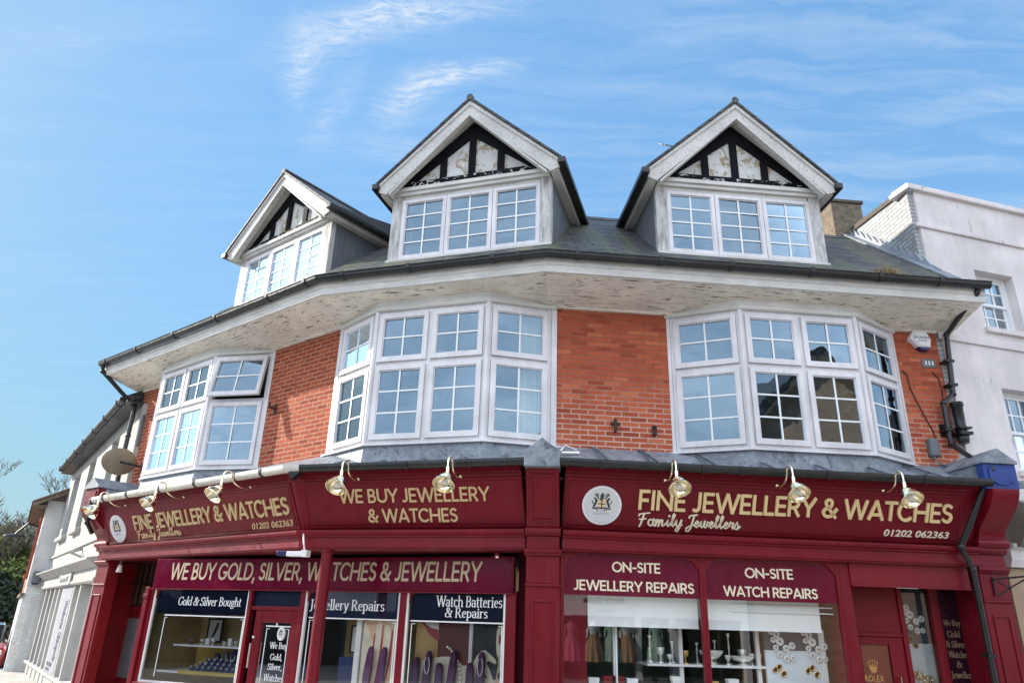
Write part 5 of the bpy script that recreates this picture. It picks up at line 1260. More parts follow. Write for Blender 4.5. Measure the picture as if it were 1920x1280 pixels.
# left shop displays
s = goods('shelf_unit', 'white two-tier shelf in the leftmost shop window', 'shelf', S_, -4.8, -.5, .7)
w = MB(); w.box(S_, -5.62, -4.10, -.85, -.25, 1.155, 1.18); w.build('shelf', X['white'], s, bevel=.004)
w = MB(); w.box(S_, -5.75, -4.10, -.8, -.15, .80, .83); w.build('lower_shelf', X['white'], s, bevel=.004)
w = MB(); w.box(S_, -5.85, -4.10, -1.0, -.96, .66, 1.19); tag(w.build('lining_board', X['yellow']), 'ochre lining board behind the lower shelf of the leftmost window', 'board')
rg = random.Random(3); names = ['grey', 'goldm', 'silver', 'pearl', 'silver', 'chrome', 'silver', 'pearl', 'silver', 'chrome', 'silver', 'pearl']
for i in range(12):
    x = -5.40 + i * .108; m = names[i]; k = rg.uniform(.55, 1.0)
    if m == 'pearl':
        w = MB(); w.box(S_, x - .035, x + .035, -.42, -.36, 1.181, 1.181 + .11 * k); ob = w.build('gift_box', X[m], bevel=.004); tag(ob, 'little pale box on the shelf of the leftmost window, place %s from its left end' % ['first', 'second', 'third', 'fourth', 'fifth', 'sixth', 'seventh', 'eighth', 'ninth', 'tenth', 'eleventh', 'last'][i], 'box', 'trinkets on the upper shelf')
    else: turned('trinket_cup', 'little %s cup on the shelf of the leftmost window, place %s from its left end' % ({'grey': 'grey', 'goldm': 'gold', 'silver': 'silver', 'chrome': 'steel'}[m], ['first', 'second', 'third', 'fourth', 'fifth', 'sixth', 'seventh', 'eighth', 'ninth', 'tenth', 'eleventh', 'last'][i]), S_, x, -.38 - .1 * (i % 2), 1.181, [(r * 1.0, h * .8 * k) for r, h in cup], m, 'cup', 'trinkets on the upper shelf')
# rows of watch cushions
def cushion_proto():
    r = thing('watch_cushion', 'navy cushion with a watch', 'watch cushion', (0, 0, 0), 'navy watch cushions in the leftmost window')
    w = MB(); w.ball((0, 0, .035), .045, 1, .75, .8, 10, 6); w.build('cushion', X['bluev'], r, smooth=True)
    w = MB(); w.lathe([(.001, 0), (.02, 0), (.02, .006), (.001, .006)], Matrix.Translation((0, -.022, .062)) @ Matrix.Rotation(rad(50), 4, 'X'), 12); w.build('watch', X['silver'], r, smooth=True)
    return r
cp = cushion_proto(); ordn = ['first', 'second', 'third', 'fourth', 'fifth', 'sixth', 'seventh', 'eighth', 'ninth', 'tenth']
for k in range(30):
    row, c_ = divmod(k, 10); o_ = cp if k == 0 else dup(cp)
    q = S_.p(-5.15 + c_ * .112 + row * .03, -.24 - row * .13, .832 + row * .045); o_.location = q; o_.rotation_euler = (0, 0, -rad(24.3))
    o_['label'] = 'navy watch cushion, %s from the left in the %s row, leftmost shop window' % (ordn[c_], ('front', 'middle', 'back')[row])
# framed pictures and photographic posters
def poster(name, label, x0, x1, z0, z1, o, layers, fr=S_, edge=None, bgm='skin2'):
    s = goods(name, label, 'poster', fr, (x0 + x1) / 2, o, z0)
    w = MB(); w.box(fr, x0, x1, o - .01, o, z0, z1); w.build('backing', X[bgm], s)
    for i, (nm, m, poly) in enumerate(layers):
        w = MB(); w.prism(fr, [(x0 + u * (x1 - x0), z0 + v * (z1 - z0)) for u, v in poly], o + .0005, o + .0015 + .0008 * i); w.build(nm, X[m] if isinstance(m, str) else m, s)
    if edge:
        w = MB(); e = .02
        w.box(fr, x0 - e, x0, o - .01, o + .015, z0 - e, z1 + e); w.box(fr, x1, x1 + e, o - .01, o + .015, z0 - e, z1 + e); w.box(fr, x0, x1, o - .01, o + .014, z0 - e, z0); w.box(fr, x0, x1, o - .01, o + .014, z1, z1 + e); w.build('frame', X[edge], s)
    return s
def curve_poly(pts, n=6):
    out = []
    N = len(pts)
    for i in range(N):
        p0, p1, p2, p3 = pts[i - 1], pts[i], pts[(i + 1) % N], pts[(i + 2) % N]
        for k in range(n):
            t = k / n; out.append(tuple(.5 * (2 * b + (c - a) * t + (2 * a - 5 * b + 4 * c - d) * t * t + (3 * b - a - 3 * c + d) * t ** 3) for a, b, c, d in zip(p0, p1, p2, p3)))
    return out
poster('framed_picture', 'small framed picture at the back of the leftmost shop window', -5.62, -5.36, 1.22, 1.52, -.9, [('drawing', 'dark', curve_poly([(.3, .15), (.55, .3), (.75, .8), (.6, .85), (.45, .5)]))], edge='iron', bgm='pearl')
poster('framed_picture', 'framed picture of a bracelet behind the shop window at the column', -2.62, -2.34, 1.19, 1.50, -.5, [('drawing', 'dark', curve_poly([(.2, .2), (.5, .35), (.8, .75), (.7, .85), (.45, .55), (.25, .35)]))], edge='iron', bgm='pearl')
poster('photo_poster', 'large photograph of clasped hands behind the window at the column', -2.22, -1.64, .7, 1.70, -.17, [
    ('hand', 'skin', curve_poly([(.02, .95), (.5, .90), (.95, .70), (.95, .30), (.55, .15), (.45, .45), (.2, .70)])), ('finger', 'skin2', curve_poly([(.35, .85), (.5, .82), (.45, .4), (.30, .1), (.22, .15), (.32, .5)])), ('finger', 'skin2', curve_poly([(.58, .82), (.72, .78), (.70, .4), (.62, .12), (.50, .15), (.58, .45)])), ('shadow_gap', 'lip', curve_poly([(.50, .80), (.53, .80), (.52, .42), (.42, .12), (.40, .13), (.47, .45)])), ('shadow_gap', 'lip', curve_poly([(.30, .70), (.33, .70), (.30, .40), (.20, .15), (.18, .16), (.26, .42)])), ('shadow_gap', 'lip', curve_poly([(.75, .75), (.79, .74), (.76, .4), (.66, .12), (.64, .13), (.72, .42)])), ('sleeve', 'lip', curve_poly([(.0, 1.0), (.45, 1.0), (.35, .93), (.0, .88)]))])
poster('photo_poster', 'photograph of lips and a bracelet behind the window beside the pilaster', -1.42, -.66, .7, 1.62, -.17, [
    ('background_patch', mat('printed plum', (.13, .035, .03), .5), [(.42, .45), (1, .45), (1, 1), (.42, 1)]), ('chin', mat('printed warm skin', (.50, .32, .13), .5, var=.2), [(.0, .45), (.42, .52), (.42, .80), (.10, .98), (0, .98)]), ('lips', 'lip', curve_poly([(.10, .97), (.25, .82), (.42, .74), (.42, .86), (.25, .93)])), ('teeth', 'pearl', curve_poly([(.15, .965), (.28, .90), (.40, .885), (.40, .96), (.25, .99)])),
    ('hand', 'skin2', curve_poly([(.02, .02), (.05, .42), (.35, .52), (.70, .54), (.92, .40), (.9, .05), (.5, .02)]))])
s = goods('bracelet', 'silver chain bracelet in front of the lips photograph', 'bracelet', S_, -.8, -.42, .8)
for i in range(16):
    a = rad(80 - i * 8); w = MB(); w.ball(S_.p(-.99 + .21 * cos(a) * 1.15, -.15, 1.03 + .22 * sin(a) * 1.3 - .01 * i), .02, 1, .7, .9, 8, 6); w.build('link', X['silver'], s, smooth=True)
poster('photo_poster', 'photograph of an ear with a drop earring beside the pilaster', -.60, -.14, .7, 1.60, -.17, [
    ('hair', mat('printed dark hair', (.025, .03, .035), .5, var=.4), [(.0, .35), (.8, .3), (.8, 1), (0, 1)]), ('neck', 'skin', curve_poly([(.60, .02), (.98, .02), (.98, .92), (.72, .95), (.66, .75), (.72, .5)])), ('ear', 'skin2', curve_poly([(.66, .92), (.82, .93), (.84, .75), (.74, .58), (.66, .66)])), ('ear_hollow', 'lip', curve_poly([(.72, .84), (.79, .86), (.78, .76), (.73, .74)])), ('hand', 'skin2', [(0, 0), (0, .50), (.10, .585), (.22, .65), (.34, .665), (.50, .61), (.66, .545), (.67, .505), (.62, .50), (.46, .535), (.38, .51), (.50, .42), (.60, .30), (.655, .17), (.63, .145), (.58, .17), (.48, .30), (.36, .38), (.29, .34), (.27, .18), (.33, 0)]), ('finger_line', 'lip', [(.10, .50), (.26, .56), (.40, .535), (.40, .525), (.26, .545), (.11, .485)]), ('finger_line', 'lip', [(.12, .36), (.24, .40), (.36, .385), (.36, .372), (.24, .385), (.12, .345)])])
w = MB(); w.tube([S_.p(-.235, -.155, 1.24), S_.p(-.235, -.155, 1.10)], .012, 8); w.lathe([(.03, -.006), (.036, 0), (.03, .006), (.024, 0), (.03, -.006)], Matrix.Translation(S_.p(-.235, -.155, 1.03)) @ Matrix.Diagonal((1, 1, 1.5, 1)) @ Matrix.Rotation(rad(90), 4, 'X'), 18); tag(w.build('drop_earring', X['silver'], smooth=True), 'silver drop earring hanging in front of the ear photograph', 'earring')
w = MB(); w.box(S_, -.655, -.61, -.18, -.14, .68, 1.60); tag(w.build('display_post', X['pearl']), 'pale upright post between the two photographs beside the pilaster', 'post')
w = MB(); w.box(S_, -2.32, -2.24, -.19, -.15, .68, 1.75); tag(w.build('display_post', X['pearl']), 'pale upright post left of the clasped hands photograph', 'post')
w = MB(); w.box(S_, -2.80, -2.30, -.55, -.50, .68, 1.12); tag(w.build('display_stand', X['bluev']), 'dark fringed stand behind the window at the column', 'stand')
def bust(x, o, z, h, label, chain=None, lean=.0):
    s = goods('necklace_bust', label, 'necklace bust', S_, x, o, z, 'plum velvet necklace busts')
    w = MB(); f = Fr(S_.p2(x, o), S_.deg)
    w.prism(f, [(a_, z + b_) for a_, b_ in curve_poly([(-.04, 0), (.04, 0), (.045 + lean * .5, h * .55), (.026 + lean, h), (-.026 + lean, h), (-.045 + lean * .5, h * .55)], 4)], -.02, .035); w.build('bust', X['plum'], s, bevel=.012)
    if chain:
        w = MB(); pts = [f.p(lean * .8 + .034 * sin(rad(a)), .042, z + h * .66 - .06 * cos(rad(a)) * h / .25) for a in range(-150, 151, 20)]; w.tube(pts, .006, 6); w.build('necklace', X[chain], s, smooth=True)
bz = .84
for x, o, h, lab, ch, ln in ((-2.06, -.10, .42, 'plum bust, tall, in front of the clasped hands photograph', None, .04), (-1.86, -.10, .42, 'plum bust nearest the mullion in front of the hands photograph', None, .04), (-1.20, -.10, .40, 'plum bust wearing a pearl necklace under the lips photograph', 'pearl', .03), (-1.36, -.10, .33, 'low plum bust beside the mullion under the lips photograph', None, .02), (-.86, -.10, .42, 'tall bare plum bust under the lips photograph', None, .04), (-1.02, -.10, .28, 'short plum bust between two taller ones under the lips photograph', None, .0), (-.47, -.10, .42, 'plum bust wearing a pendant under the ear photograph', 'pearl', .02), (-.60, -.10, .30, 'low plum bust in front of the pale post', None, .0)):
    bust(x, o, bz, h, lab, ch, ln)

# boxes along the front of the right-hand window, more stands in the leftmost one
w = MB(); w.box(R_, .46, 2.55, -.25, .16, .90, .925); tag(w.build('low_shelf', X['white'], bevel=.004), 'low white shelf of boxes in the right-hand windows', 'shelf')
for i, (x, wd, h, m, nm) in enumerate(((.56, .12, .13, 'white', 'white box at the left end of the low shelf'), (.72, .10, .15, 'maroon_r', 'red box, left one of a pair on the low shelf'), (.86, .10, .15, 'maroon_r', 'red box, right one of a pair on the low shelf'), (1.01, .12, .13, 'white', 'white box between red and black boxes on the low shelf'), (1.17, .13, .14, 'iron', 'black box, left one of two on the low shelf'), (1.36, .11, .14, 'iron', 'black box, right one of two on the low shelf'), (1.54, .12, .16, 'blind', 'tall white box beside the window mullion on the low shelf'), (1.95, .14, .12, 'goldm', 'gold box on the low shelf right of the mullion'), (2.20, .12, .15, 'white', 'white box at the right end of the low shelf'))):
    s = goods('gift_box', nm, 'box', R_, x, .05, .926, 'boxes on the low shelf')
    w = MB(); w.box(R_, x - wd / 2, x + wd / 2, -.02, .08, .926, .926 + h); w.build('box', X[m], s, bevel=.006)
    w = MB(); w.box(R_, x - wd / 2 - .004, x + wd / 2 + .004, -.024, .084, .926 + h * .72, .926 + h + .004); w.build('lid', X[m], s, bevel=.004)
w = MB(); w.box(S_, -5.3, -4.12, -.149, -.12, .80, .85); tag(w.build('display_tray', X['yellow'], bevel=.004), 'ochre tray edge along the lower shelf of the leftmost window', 'tray')
for i, nm in enumerate(('first', 'second', 'third', 'fourth', 'fifth', 'sixth', 'seventh')):
    x = -5.30 + i * .165; s = goods('display_stand', 'grey-blue velvet stand behind the watch cushions, %s from the left' % nm, 'display stand', S_, x, -.68, .832, 'velvet stands behind the watch cushions')
    h = (.16, .22, .26, .28, .24, .26, .20)[i]; f = Fr(S_.p2(x, -.68), S_.deg)
    w = MB(); w.prism(f, [(a_, .832 + b_) for a_, b_ in curve_poly([(-.07, 0), (.07, 0), (.06, h * .6), (.028, h), (-.028, h), (-.06, h * .6)], 4)], -.02, .03); w.build('stand', X['bluev' if i % 2 else 'grey'], s, bevel=.01)
    w = MB(); w.tube([f.p(.04 * sin(rad(a)), .036, .832 + h * .6 - .06 * cos(rad(a))) for a in range(-140, 141, 20)], .005, 6); w.build('chain', X['silver'], s)
# ------------------------------------------------------------------ ground
gm = MB(); gm.add([(-70, -14, -.02), (70, -14, -.02), (70, 6.0, -.02), (-9, 9.5, -.02), (-22, 30, -.35), (-70, 90, -.8), (-120, 60, -.8)], [(0, 1, 2, 3, 4, 5, 6)]); tag(gm.build('road', X['asphalt']), kind='structure')
gm = MB(); gm.add([(-400, -400, -1.2), (400, -400, -1.2), (400, 400, -1.2), (-400, 400, -1.2)], [(0, 1, 2, 3)]); tag(gm.build('ground', X['asphalt']), kind='structure')
PV = Chain([N_.p2(-16, 0), E0, B, C, R_.p2(5.62, 0), Q_.p2(25, 0)])
w = MB(); w.sweep(PV, [(-2.5, -.3), (3.4, -.3), (3.4, .0), (-2.5, .0)]); tag(w.build('pavement', X['paving']), kind='structure')
w = MB(); w.sweep(PV, [(3.405, -.3), (3.53, -.3), (3.53, .012), (3.405, .012)]); tag(w.build('kerb', X['stone']), kind='structure')
gm = MB(); gm.box(F0, -70, 70, 8.0, 13.5, -.4, .004); tag(gm.build('far_pavement', X['paving']), kind='structure')
w = MB(); w.box(Fr((-60, 46), -8), 0, 62, -.4, 0, -1.2, 1.5); tag(w.build('garden_wall', X['stone_d']), 'long dark stone wall at the far end of the street behind the trees', 'wall')

# ------------------------------------------------------------------ rendered neighbour on the right
nb = thing('rendered_house', 'pale pink rendered house with a parapet right of the corner building', 'house', tuple(Q_.p(4, 0, 0)))
def np_(name, mb, m, parent=nb, **k): return mb.build(name, m, parent, **k)
wins = [(.97, 1.72, 5.88, 6.84), (.97, 1.72, 3.75, 4.94), (3.2, 3.95, 5.88, 6.84), (3.2, 3.95, 3.75, 4.94)]
w = MB(); xs = [0, .97, 1.72, 3.2, 3.95, 8]
for a, b_ in ((.09, .97), (1.72, 3.2), (3.95, 8)): w.box(Q_, a, b_, -.3, 0, 2.75, 8.05)
for a, b_ in ((.97, 1.72), (3.2, 3.95)):
    w.box(Q_, a, b_, -.3, 0, 2.75, 3.75); w.box(Q_, a, b_, -.3, 0, 4.94, 5.88); w.box(Q_, a, b_, -.3, 0, 6.84, 8.05)
np_('front_wall', w, X['render'])
w = MB(); w.box(Q_, -.06, 8, -.33, .06, 8.05, 8.12); w.box(Q_, -.03, 8, -.3, .03, 8.12, 8.17); np_('coping', w, X['render'], bevel=.01)
w = MB(); w.box(Q_, .0, 8, .0, .035, 7.40, 7.47); np_('string_course', w, X['render'], bevel=.012)
w = MB(); w.box(Q_, .0, 8, .0, .03, 5.56, 5.68); np_('sill_band', w, X['render'], bevel=.01)
w = MB(); sf_ = Fr(R_.p2(5.62, 0), -4.909 + 90)
w.prism(sf_, [(-.0, 2.7), (-.0, 8.06), (-2.6, 8.30), (-4.5, 8.30), (-4.5, 2.7)], -.25, -.0)
np_('side_wall', w, X['renderbr'])
w = MB(); w.prism(sf_, [(-.0, 8.061), (.05, 8.13), (-2.6, 8.40), (-4.5, 8.40), (-4.5, 8.301), (-2.6, 8.301)], -.3, .03); np_('side_coping', w, X['stone_d'])
for i, (a, b_, z0, z1) in enumerate(wins):
    m = MB(); o = -.14
    m.box(Q_, a, a + .06, o - .08, o, z0, z1); m.box(Q_, b_ - .06, b_, o - .08, o, z0, z1); m.box(Q_, a + .06, b_ - .06, o - .08, o - .001, z1 - .05, z1); m.box(Q_, a + .06, b_ - .06, o - .08, o - .001, z0, z0 + .06)
    wn_ = np_('sash_window', m, X['white'], bevel=.004)
    zm = (z0 + z1) / 2
    for (c, d_, oo) in ((z0 + .061, zm + .02, -.05), (zm - .02, z1 - .051, -.02)):
        m = MB(); x0, x1 = a + .061, b_ - .061; fo = o + oo; wd = .042
        m.box(Q_, x0, x0 + wd, fo - .03, fo, c, d_); m.box(Q_, x1 - wd, x1, fo - .03, fo, c, d_); m.box(Q_, x0 + wd, x1 - wd, fo - .03, fo - .001, c, c + wd); m.box(Q_, x0 + wd, x1 - wd, fo - .03, fo - .001, d_ - wd, d_)
        for k in (1, 2): x = x0 + wd + (x1 - x0 - 2 * wd) * k / 3; m.box(Q_, x - .012, x + .012, fo - .02, fo - .004, c + wd, d_ - wd)
        z = (c + d_) / 2; m.box(Q_, x0 + wd, x1 - wd, fo - .02, fo - .006, z - .011, z + .011)
        np_('sash', m, X['white'], wn_)
        m = MB(); m.add([Q_.p(x0, fo - .018, c), Q_.p(x1, fo - .018, c), Q_.p(x1, fo - .018, d_), Q_.p(x0, fo - .018, d_)], [(0, 1, 2, 3)]); np_('pane', m, X['glass_u'], wn_)
    m = MB(); m.box(Q_, a - .05, b_ + .05, -.14, .05, z0 - .08, z0 - .001); np_('sill', m, X['render'], wn_, bevel=.006)
w = MB(); w.box(Q_, .2, 8, -2.5, -2.4, 2.7, 8.0); np_('inner_wall', w, X['room'])
w = MB(); w.box(Q_, .36, 8, -.3, .0, 0, 2.45); np_('ground_floor_wall', w, mat('tan render', (.36, .26, .17), .8, var=.15))
w = MB(); w.prof(Q_, [(-.3, 2.46), (.06, 2.46), (.10, 2.55), (.10, 2.66), (.16, 2.70), (.16, 2.745), (-.3, 2.745)], .36, 8); np_('shop_cornice', w, X['render'], bevel=.006)
m = MB(); pr = [(0, 2.70), (.18, 2.70)] + [(.20 + .26 * (i / 10) ** .8, 2.72 + .42 * i / 10) for i in range(1, 11)] + [(.40, 3.22), (.2, 3.30), (0, 3.32)]
m.prof(Q_, pr, .42, .62); np_('console', m, mat('dark carved stone', (.20, .18, .15), .8, var=.3))
# chimney
ch = thing('chimney', 'square lichen-stained stone chimney between the roof and the parapet', 'chimney', tuple(R_.p(5.5, -1.8, 7)))
w = MB(); w.box(R_, 5.30, 5.87, -2.3, -1.52, 6.8, 8.80); w.build('stack', X['stone'], ch, bevel=.01)
w = MB(); w.box(R_, 5.27, 5.90, -2.33, -1.49, 8.80, 8.86); w.build('capping', X['stone_d'], ch, bevel=.01)

# ------------------------------------------------------------------ white neighbour on the left
wb = thing('white_house', 'sunlit white house with a chiropody shop left of the corner building', 'house', tuple(N_.p(-6, 0, 0)))
def wp(name, mb, m, parent=wb, **k): return mb.build(name, m, parent, **k)
wx = [(-8.85, -7.5), (-6.05, -4.95), (-2.85, -1.9)]
w = MB(); edges = [-9.95] + [v for p in wx for v in p] + [.25]
for i in range(0, len(edges), 2): w.box(N_, edges[i], edges[i + 1], -.3, 0, 2.5, 5.38)
for a, b_ in wx: w.box(N_, a, b_, -.3, 0, 2.5, 3.45); w.box(N_, a, b_, -.3, 0, 5.15, 5.38)
w.box(N_, -.3, .25, -.3, 0, 0, 2.5); w.box(N_, -9.95, -9.68, -.3, 0, 0, 2.5)
wp('front_wall', w, X['whitewall'])
for a, b_ in wx:
    m = MB(); o = -.17
    m.box(N_, a, a + .07, o - .06, o, 3.45, 5.15); m.box(N_, b_ - .07, b_, o - .06, o, 3.45, 5.15); m.box(N_, a + .07, b_ - .07, o - .06, o - .001, 3.45, 3.52); m.box(N_, a + .07, b_ - .07, o - .06, o - .001, 5.08, 5.15); m.box(N_, a + .07, b_ - .07, o - .06, o - .002, 4.28, 4.34); m.box(N_, (a + b_) / 2 - .02, (a + b_) / 2 + .02, o - .05, o - .003, 3.52, 5.08)
    f_ = wp('sash_window', m, X['nwhite'])
    m = MB(); m.add([N_.p(a, o - .04, 3.46), N_.p(b_, o - .04, 3.46), N_.p(b_, o - .04, 5.14), N_.p(a, o - .04, 5.14)], [(0, 1, 2, 3)]); wp('pane', m, X['glass_u'], f_)
    m = MB(); m.box(N_, a - .08, b_ + .08, -.17, .12, 3.33, 3.449); wp('sill', m, X['whitewall'], f_, bevel=.02)
w = MB(); w.box(N_, -9.95, .2, 0, .04, 2.93, 3.0); wp('string_course', w, X['whitewall'], bevel=.01)
w = MB(); w.box(N_, -9.95, .2, -2.4, -2.3, 0, 5.3); wp('inner_wall', w, X['room'])
w = MB(); w.box(N_, -9.95, .2, -.01, .30, 5.38, 5.41); wp('soffit', w, X['iron'])
for k in range(30): pass
w = MB(); ev = [(.25, 5.47)] + [(.33 + .075 * cos(rad(a)), 5.48 + .075 * sin(rad(a))) for a in range(180, 361, 20)] + [(.40, 5.50), (.26, 5.50)]
w.prof(N_, ev, -9.75, -.05); gtr = wp('gutter', w, X['blackpl'])
for k in range(7): w = MB(); w.prof(N_, [(.235, 5.51)] + [(.33 + .085 * cos(rad(a)), 5.48 + .085 * sin(rad(a))) for a in range(180, 361, 20)] + [(.42, 5.51)], -9.5 + k * 1.5, -9.42 + k * 1.5); wp('gutter_union', w, X['iron'], gtr)
w = MB(); w.prof(N_, [(.30, 5.54), (-3.0, 7.5), (-3.0, 7.4), (.25, 5.42)], -9.9, .0); w.prof(N_, [(-3.01, 7.5), (-6, 5.7), (-6, 5.6), (-3.01, 7.4)], -9.9, 0.); wp('roof', w, X['slate_d'])
w = MB(); w.box(N_, -9.7, .0, -.5, -.45, 0, 2.45); wp('shop_back', w, X['room'])
w = MB(); w.prof(N_, [(-.2, 2.37), (.10, 2.37), (.12, 2.41), (.18, 2.43), (.20, 2.47), (.28, 2.49), (.28, 2.52), (.0, 2.58), (-.2, 2.58)], -9.75, -.45); wp('shop_cornice', w, X['nwhite'], bevel=.006)
w = MB(); w.box(N_, -9.68, -.5, -.2, .06, 2.18, 2.368); w.prof(N_, [(-.2, 2.10), (.06, 2.10), (.09, 2.13), (.09, 2.178), (-.2, 2.178)], -9.68, -.5); wp('shop_fascia', w, X['nwhite'])
for x in (-9.6, -8.7, -7.7, -6.8, -5.9, -5.15, -3.35, -2.4, -.75):
    w = MB(); w.box(N_, x - .08, x + .08, -.2, .02, .0, 2.099); wp('shop_pilaster', w, X['nwhite'], bevel=.008)
w = MB(); w.box(N_, -9.6, -.75, -.25, .0, 0, .25); w.box(N_, -9.6, -.75, -.25, .07, .251, .31); wp('stall_riser', w, X['nwhite'], bevel=.008)
for a, b_ in ((-9.52, -8.78), (-8.62, -7.78), (-7.62, -6.88), (-6.72, -5.98), (-5.82, -5.23), (-3.27, -2.48), (-2.32, -.83)):
    w = MB(); w.add([N_.p(a, -.1, .31), N_.p(b_, -.1, .31), N_.p(b_, -.1, 2.1), N_.p(a, -.1, 2.1)], [(0, 1, 2, 3)]); wp('shop_pane', w, X['glass_s'])
w = MB(); w.box(N_, -5.07, -3.43, -.2, .0, .31, 2.099); wp('shop_panel', w, X['greywall'])
s = sign('banner', 'tall pale banner with sideways Wimborne Chiropody lettering on the white house', tuple(N_.p(-4.3, 0, .3)), 'banner')
w = MB(); w.box(N_, -5.05, -3.5, .0, .02, .33, 2.08); w.build('panel', mat('pale lilac board', (.27, .27, .31), .6), s)
GL['C'] = GL['G']
w = MB(); put_nib(w, 'Wimborne', lambda x, d, z: N_.p(-3.95 + z, .02 + d, 1.80 - x), 0, .58, -.22, .24, .001, .004, GL, .12, .06)
put_nib(w, 'Chiropody', lambda x, d, z: N_.p(-3.95 + z, .02 + d, 1.14 - x), 0, .58, -.30, .24, .001, .004, GL, .12, .06)
put_text(w, '01202', flat(N_, .02), -4.9, -4.0, .45, .53, .001, .004); put_text(w, '841', flat(N_, .02), -4.9, -4.3, .35, .42, .001, .004); w.build('lettering', mat('navy lettering', (.02, .02, .06), .5), s)
s = sign('shop_sign', 'small white sign board with grey lettering under the cornice of the white house', tuple(N_.p(-4.5, .1, 2.1)))
w = MB(); w.box(N_, -5.6, -3.6, .07, .11, 2.12, 2.36); w.build('board', X['nwhite'], s, bevel=.006)
w = MB(); put_text(w, 'Foot care 207', flat(N_, .11), -5.3, -3.9, 2.18, 2.30, .001, .004); w.build('lettering', mat('grey blue lettering', (.12, .15, .19), .5), s)
s = thing('wall_bracket', 'small white arrow-shaped bracket on the white house wall', 'bracket', tuple(N_.p(-3.4, 0, 2.7)))
w = MB(); w.tube([N_.p(-3.7, .0, 2.88), N_.p(-3.3, .25, 2.76), N_.p(-3.3, .02, 2.68)], .03, 8); w.build('arm', X['nwhite'], s)
# projecting house beyond, with a grey side wall, clay tiles and orange brick front
gh = thing('grey_house', 'house with a grey rendered side wall and red window beyond the white house', 'house', tuple(N_.p(-11, 0, 0)))
T_ = Fr(N_.p2(-9.96, .42), 57)
w = MB(); w.box(N_, -10.3, -9.97, -.2, .42, -.6, 4.58); w.build('side_wall', X['whitebr'], gh, bevel=.03)
w = MB(); w.box(N_, -9.969, -9.95, -.2, .425, 2.19, 4.58); w.build('render_coat', X['greywall'], gh)
w = MB(); w.box(T_, -6, -.06, -.1, 0, 1.96, 4.53); w.build('front_wall', X['orange'], gh)
w = MB(); w.box(T_, -6, -.02, -.3, .02, -.6, 1.92); w.build('ground_floor', X['greywall'], gh)
w = MB(); w.box(T_, -6, .05, -.0, .10, 1.92, 2.01); w.build('string_course', X['stone'], gh)
w = MB(); w.box(T_, -1.6, -.5, .0, .12, 2.42, 2.52); w.box(T_, -1.6, -1.5, .0, .08, 2.52, 4.07); w.box(T_, -.6, -.5, .0, .08, 2.52, 4.07); w.box(T_, -1.6, -.5, .0, .08, 4.07, 4.16); w.build('window', mat('red window paint', (.30, .04, .02), .5), gh)
w = MB(); w.prof(T_, [(.40, 4.44), (.40, 4.49), (-3.2, 6.5), (-3.2, 6.4)], -6, .36); w.build('roof', X['tile'], gh)
w = MB(); w.prof(T_, [(.37, 4.34), (.37, 4.44), (-3.2, 6.42), (-3.2, 6.31)], .26, .33); w.build('bargeboard', X['stone'], gh)
w = MB(); w.box(T_, -6, .26, .0, .36, 4.37, 4.41); w.build('soffit', X['stone'], gh)
s = thing('alarm_box', 'grey alarm box high on the side wall of the grey house', 'alarm box', tuple(N_.p(-9.9, .2, 2.3)))
w = MB(); w.box(N_, -9.949, -9.82, .13, .36, 2.28, 2.60); w.build('casing', X['grey'], s, bevel=.03)
w = MB(); w.box(N_, -9.94, -9.84, .17, .32, 2.24, 2.28); w.build('strobe', X['navyp'], s)
s = thing('street_lamp', 'dark flat street lamp on the corner of the grey house', 'street lamp', tuple(T_.p(-.6, .2, 3.2)))
w = MB(); w.tube([T_.p(-.7, .0, 3.85), T_.p(-.7, .35, 3.95), T_.p(-.7, .60, 3.62)], .03, 8); w.build('arm', X['iron'], s)
w = MB(); w.lathe([(.001, .07), (.10, .06), (.28, .01), (.29, -.03), (.001, -.04)], Matrix.Translation(T_.p(-.7, .60, 3.57)), 16); w.build('lamp_shade', X['iron'], s, smooth=True)

# ------------------------------------------------------------------ red car parked up the street
def car(fr_loc, rz, label):
    r = thing('parked_car', label, 'car', (0, 0, 0)); f = F0
    body = [(-2.0, .30), (-2.05, .55), (-1.95, .80), (-1.2, .92), (-.55, .95), (1.5, .95), (2.0, .88), (2.1, .6), (2.05, .32)]
    w = MB(); w.prism(f, body, -.85, .85); w.build('body', X['red'], r, bevel=.08)
    w = MB(); w.prism(f, [(-1.05, .93), (-.35, 1.40), (1.15, 1.42), (1.75, .93)], -.70, .70); w.build('cabin_glass', mat('dark car glass', (.02, .025, .03), .08), r, bevel=.06)
    w = MB(); w.prism(f, [(-.42, 1.39), (1.18, 1.41), (1.05, 1.46), (-.25, 1.45)], -.66, .66); w.build('roof', X['chrome'], r, bevel=.03)
    for sx in (-1.25, 1.3):
        for sy in (-1, 1):
            w = MB(); A = Matrix.Translation((sx, sy * .76, .32)) @ Matrix.Rotation(rad(90), 4, 'X'); w.lathe([(.001, -.1), (.26, -.1), (.32, -.07), (.32, .07), (.26, .1), (.001, .1)], A, 20); wh = w.build('wheel', X['tyre'], r, smooth=True)
            w = MB(); w.lathe([(.001, -.105), (.19, -.105), (.19, .105), (.001, .105)], A, 14); w.build('rim', X['chrome'], wh)
    for sy in (-.6, .6):
        w = MB(); w.box(f, -2.08, -1.95, -sy - .14, -sy + .14, .62, .76); w.build('headlight', X['pearl'], r, bevel=.03)
        w = MB(); w.box(f, 2.0, 2.1, -sy - .12, -sy + .12, .66, .82); w.build('tail_light', X['maroon_r'], r, bevel=.02)
    r.location = fr_loc; r.rotation_euler = (0, 0, rz); return r
car((-16.0, 23.7, -.28), rad(123), 'red car with a silver roof parked up the street at the left edge')

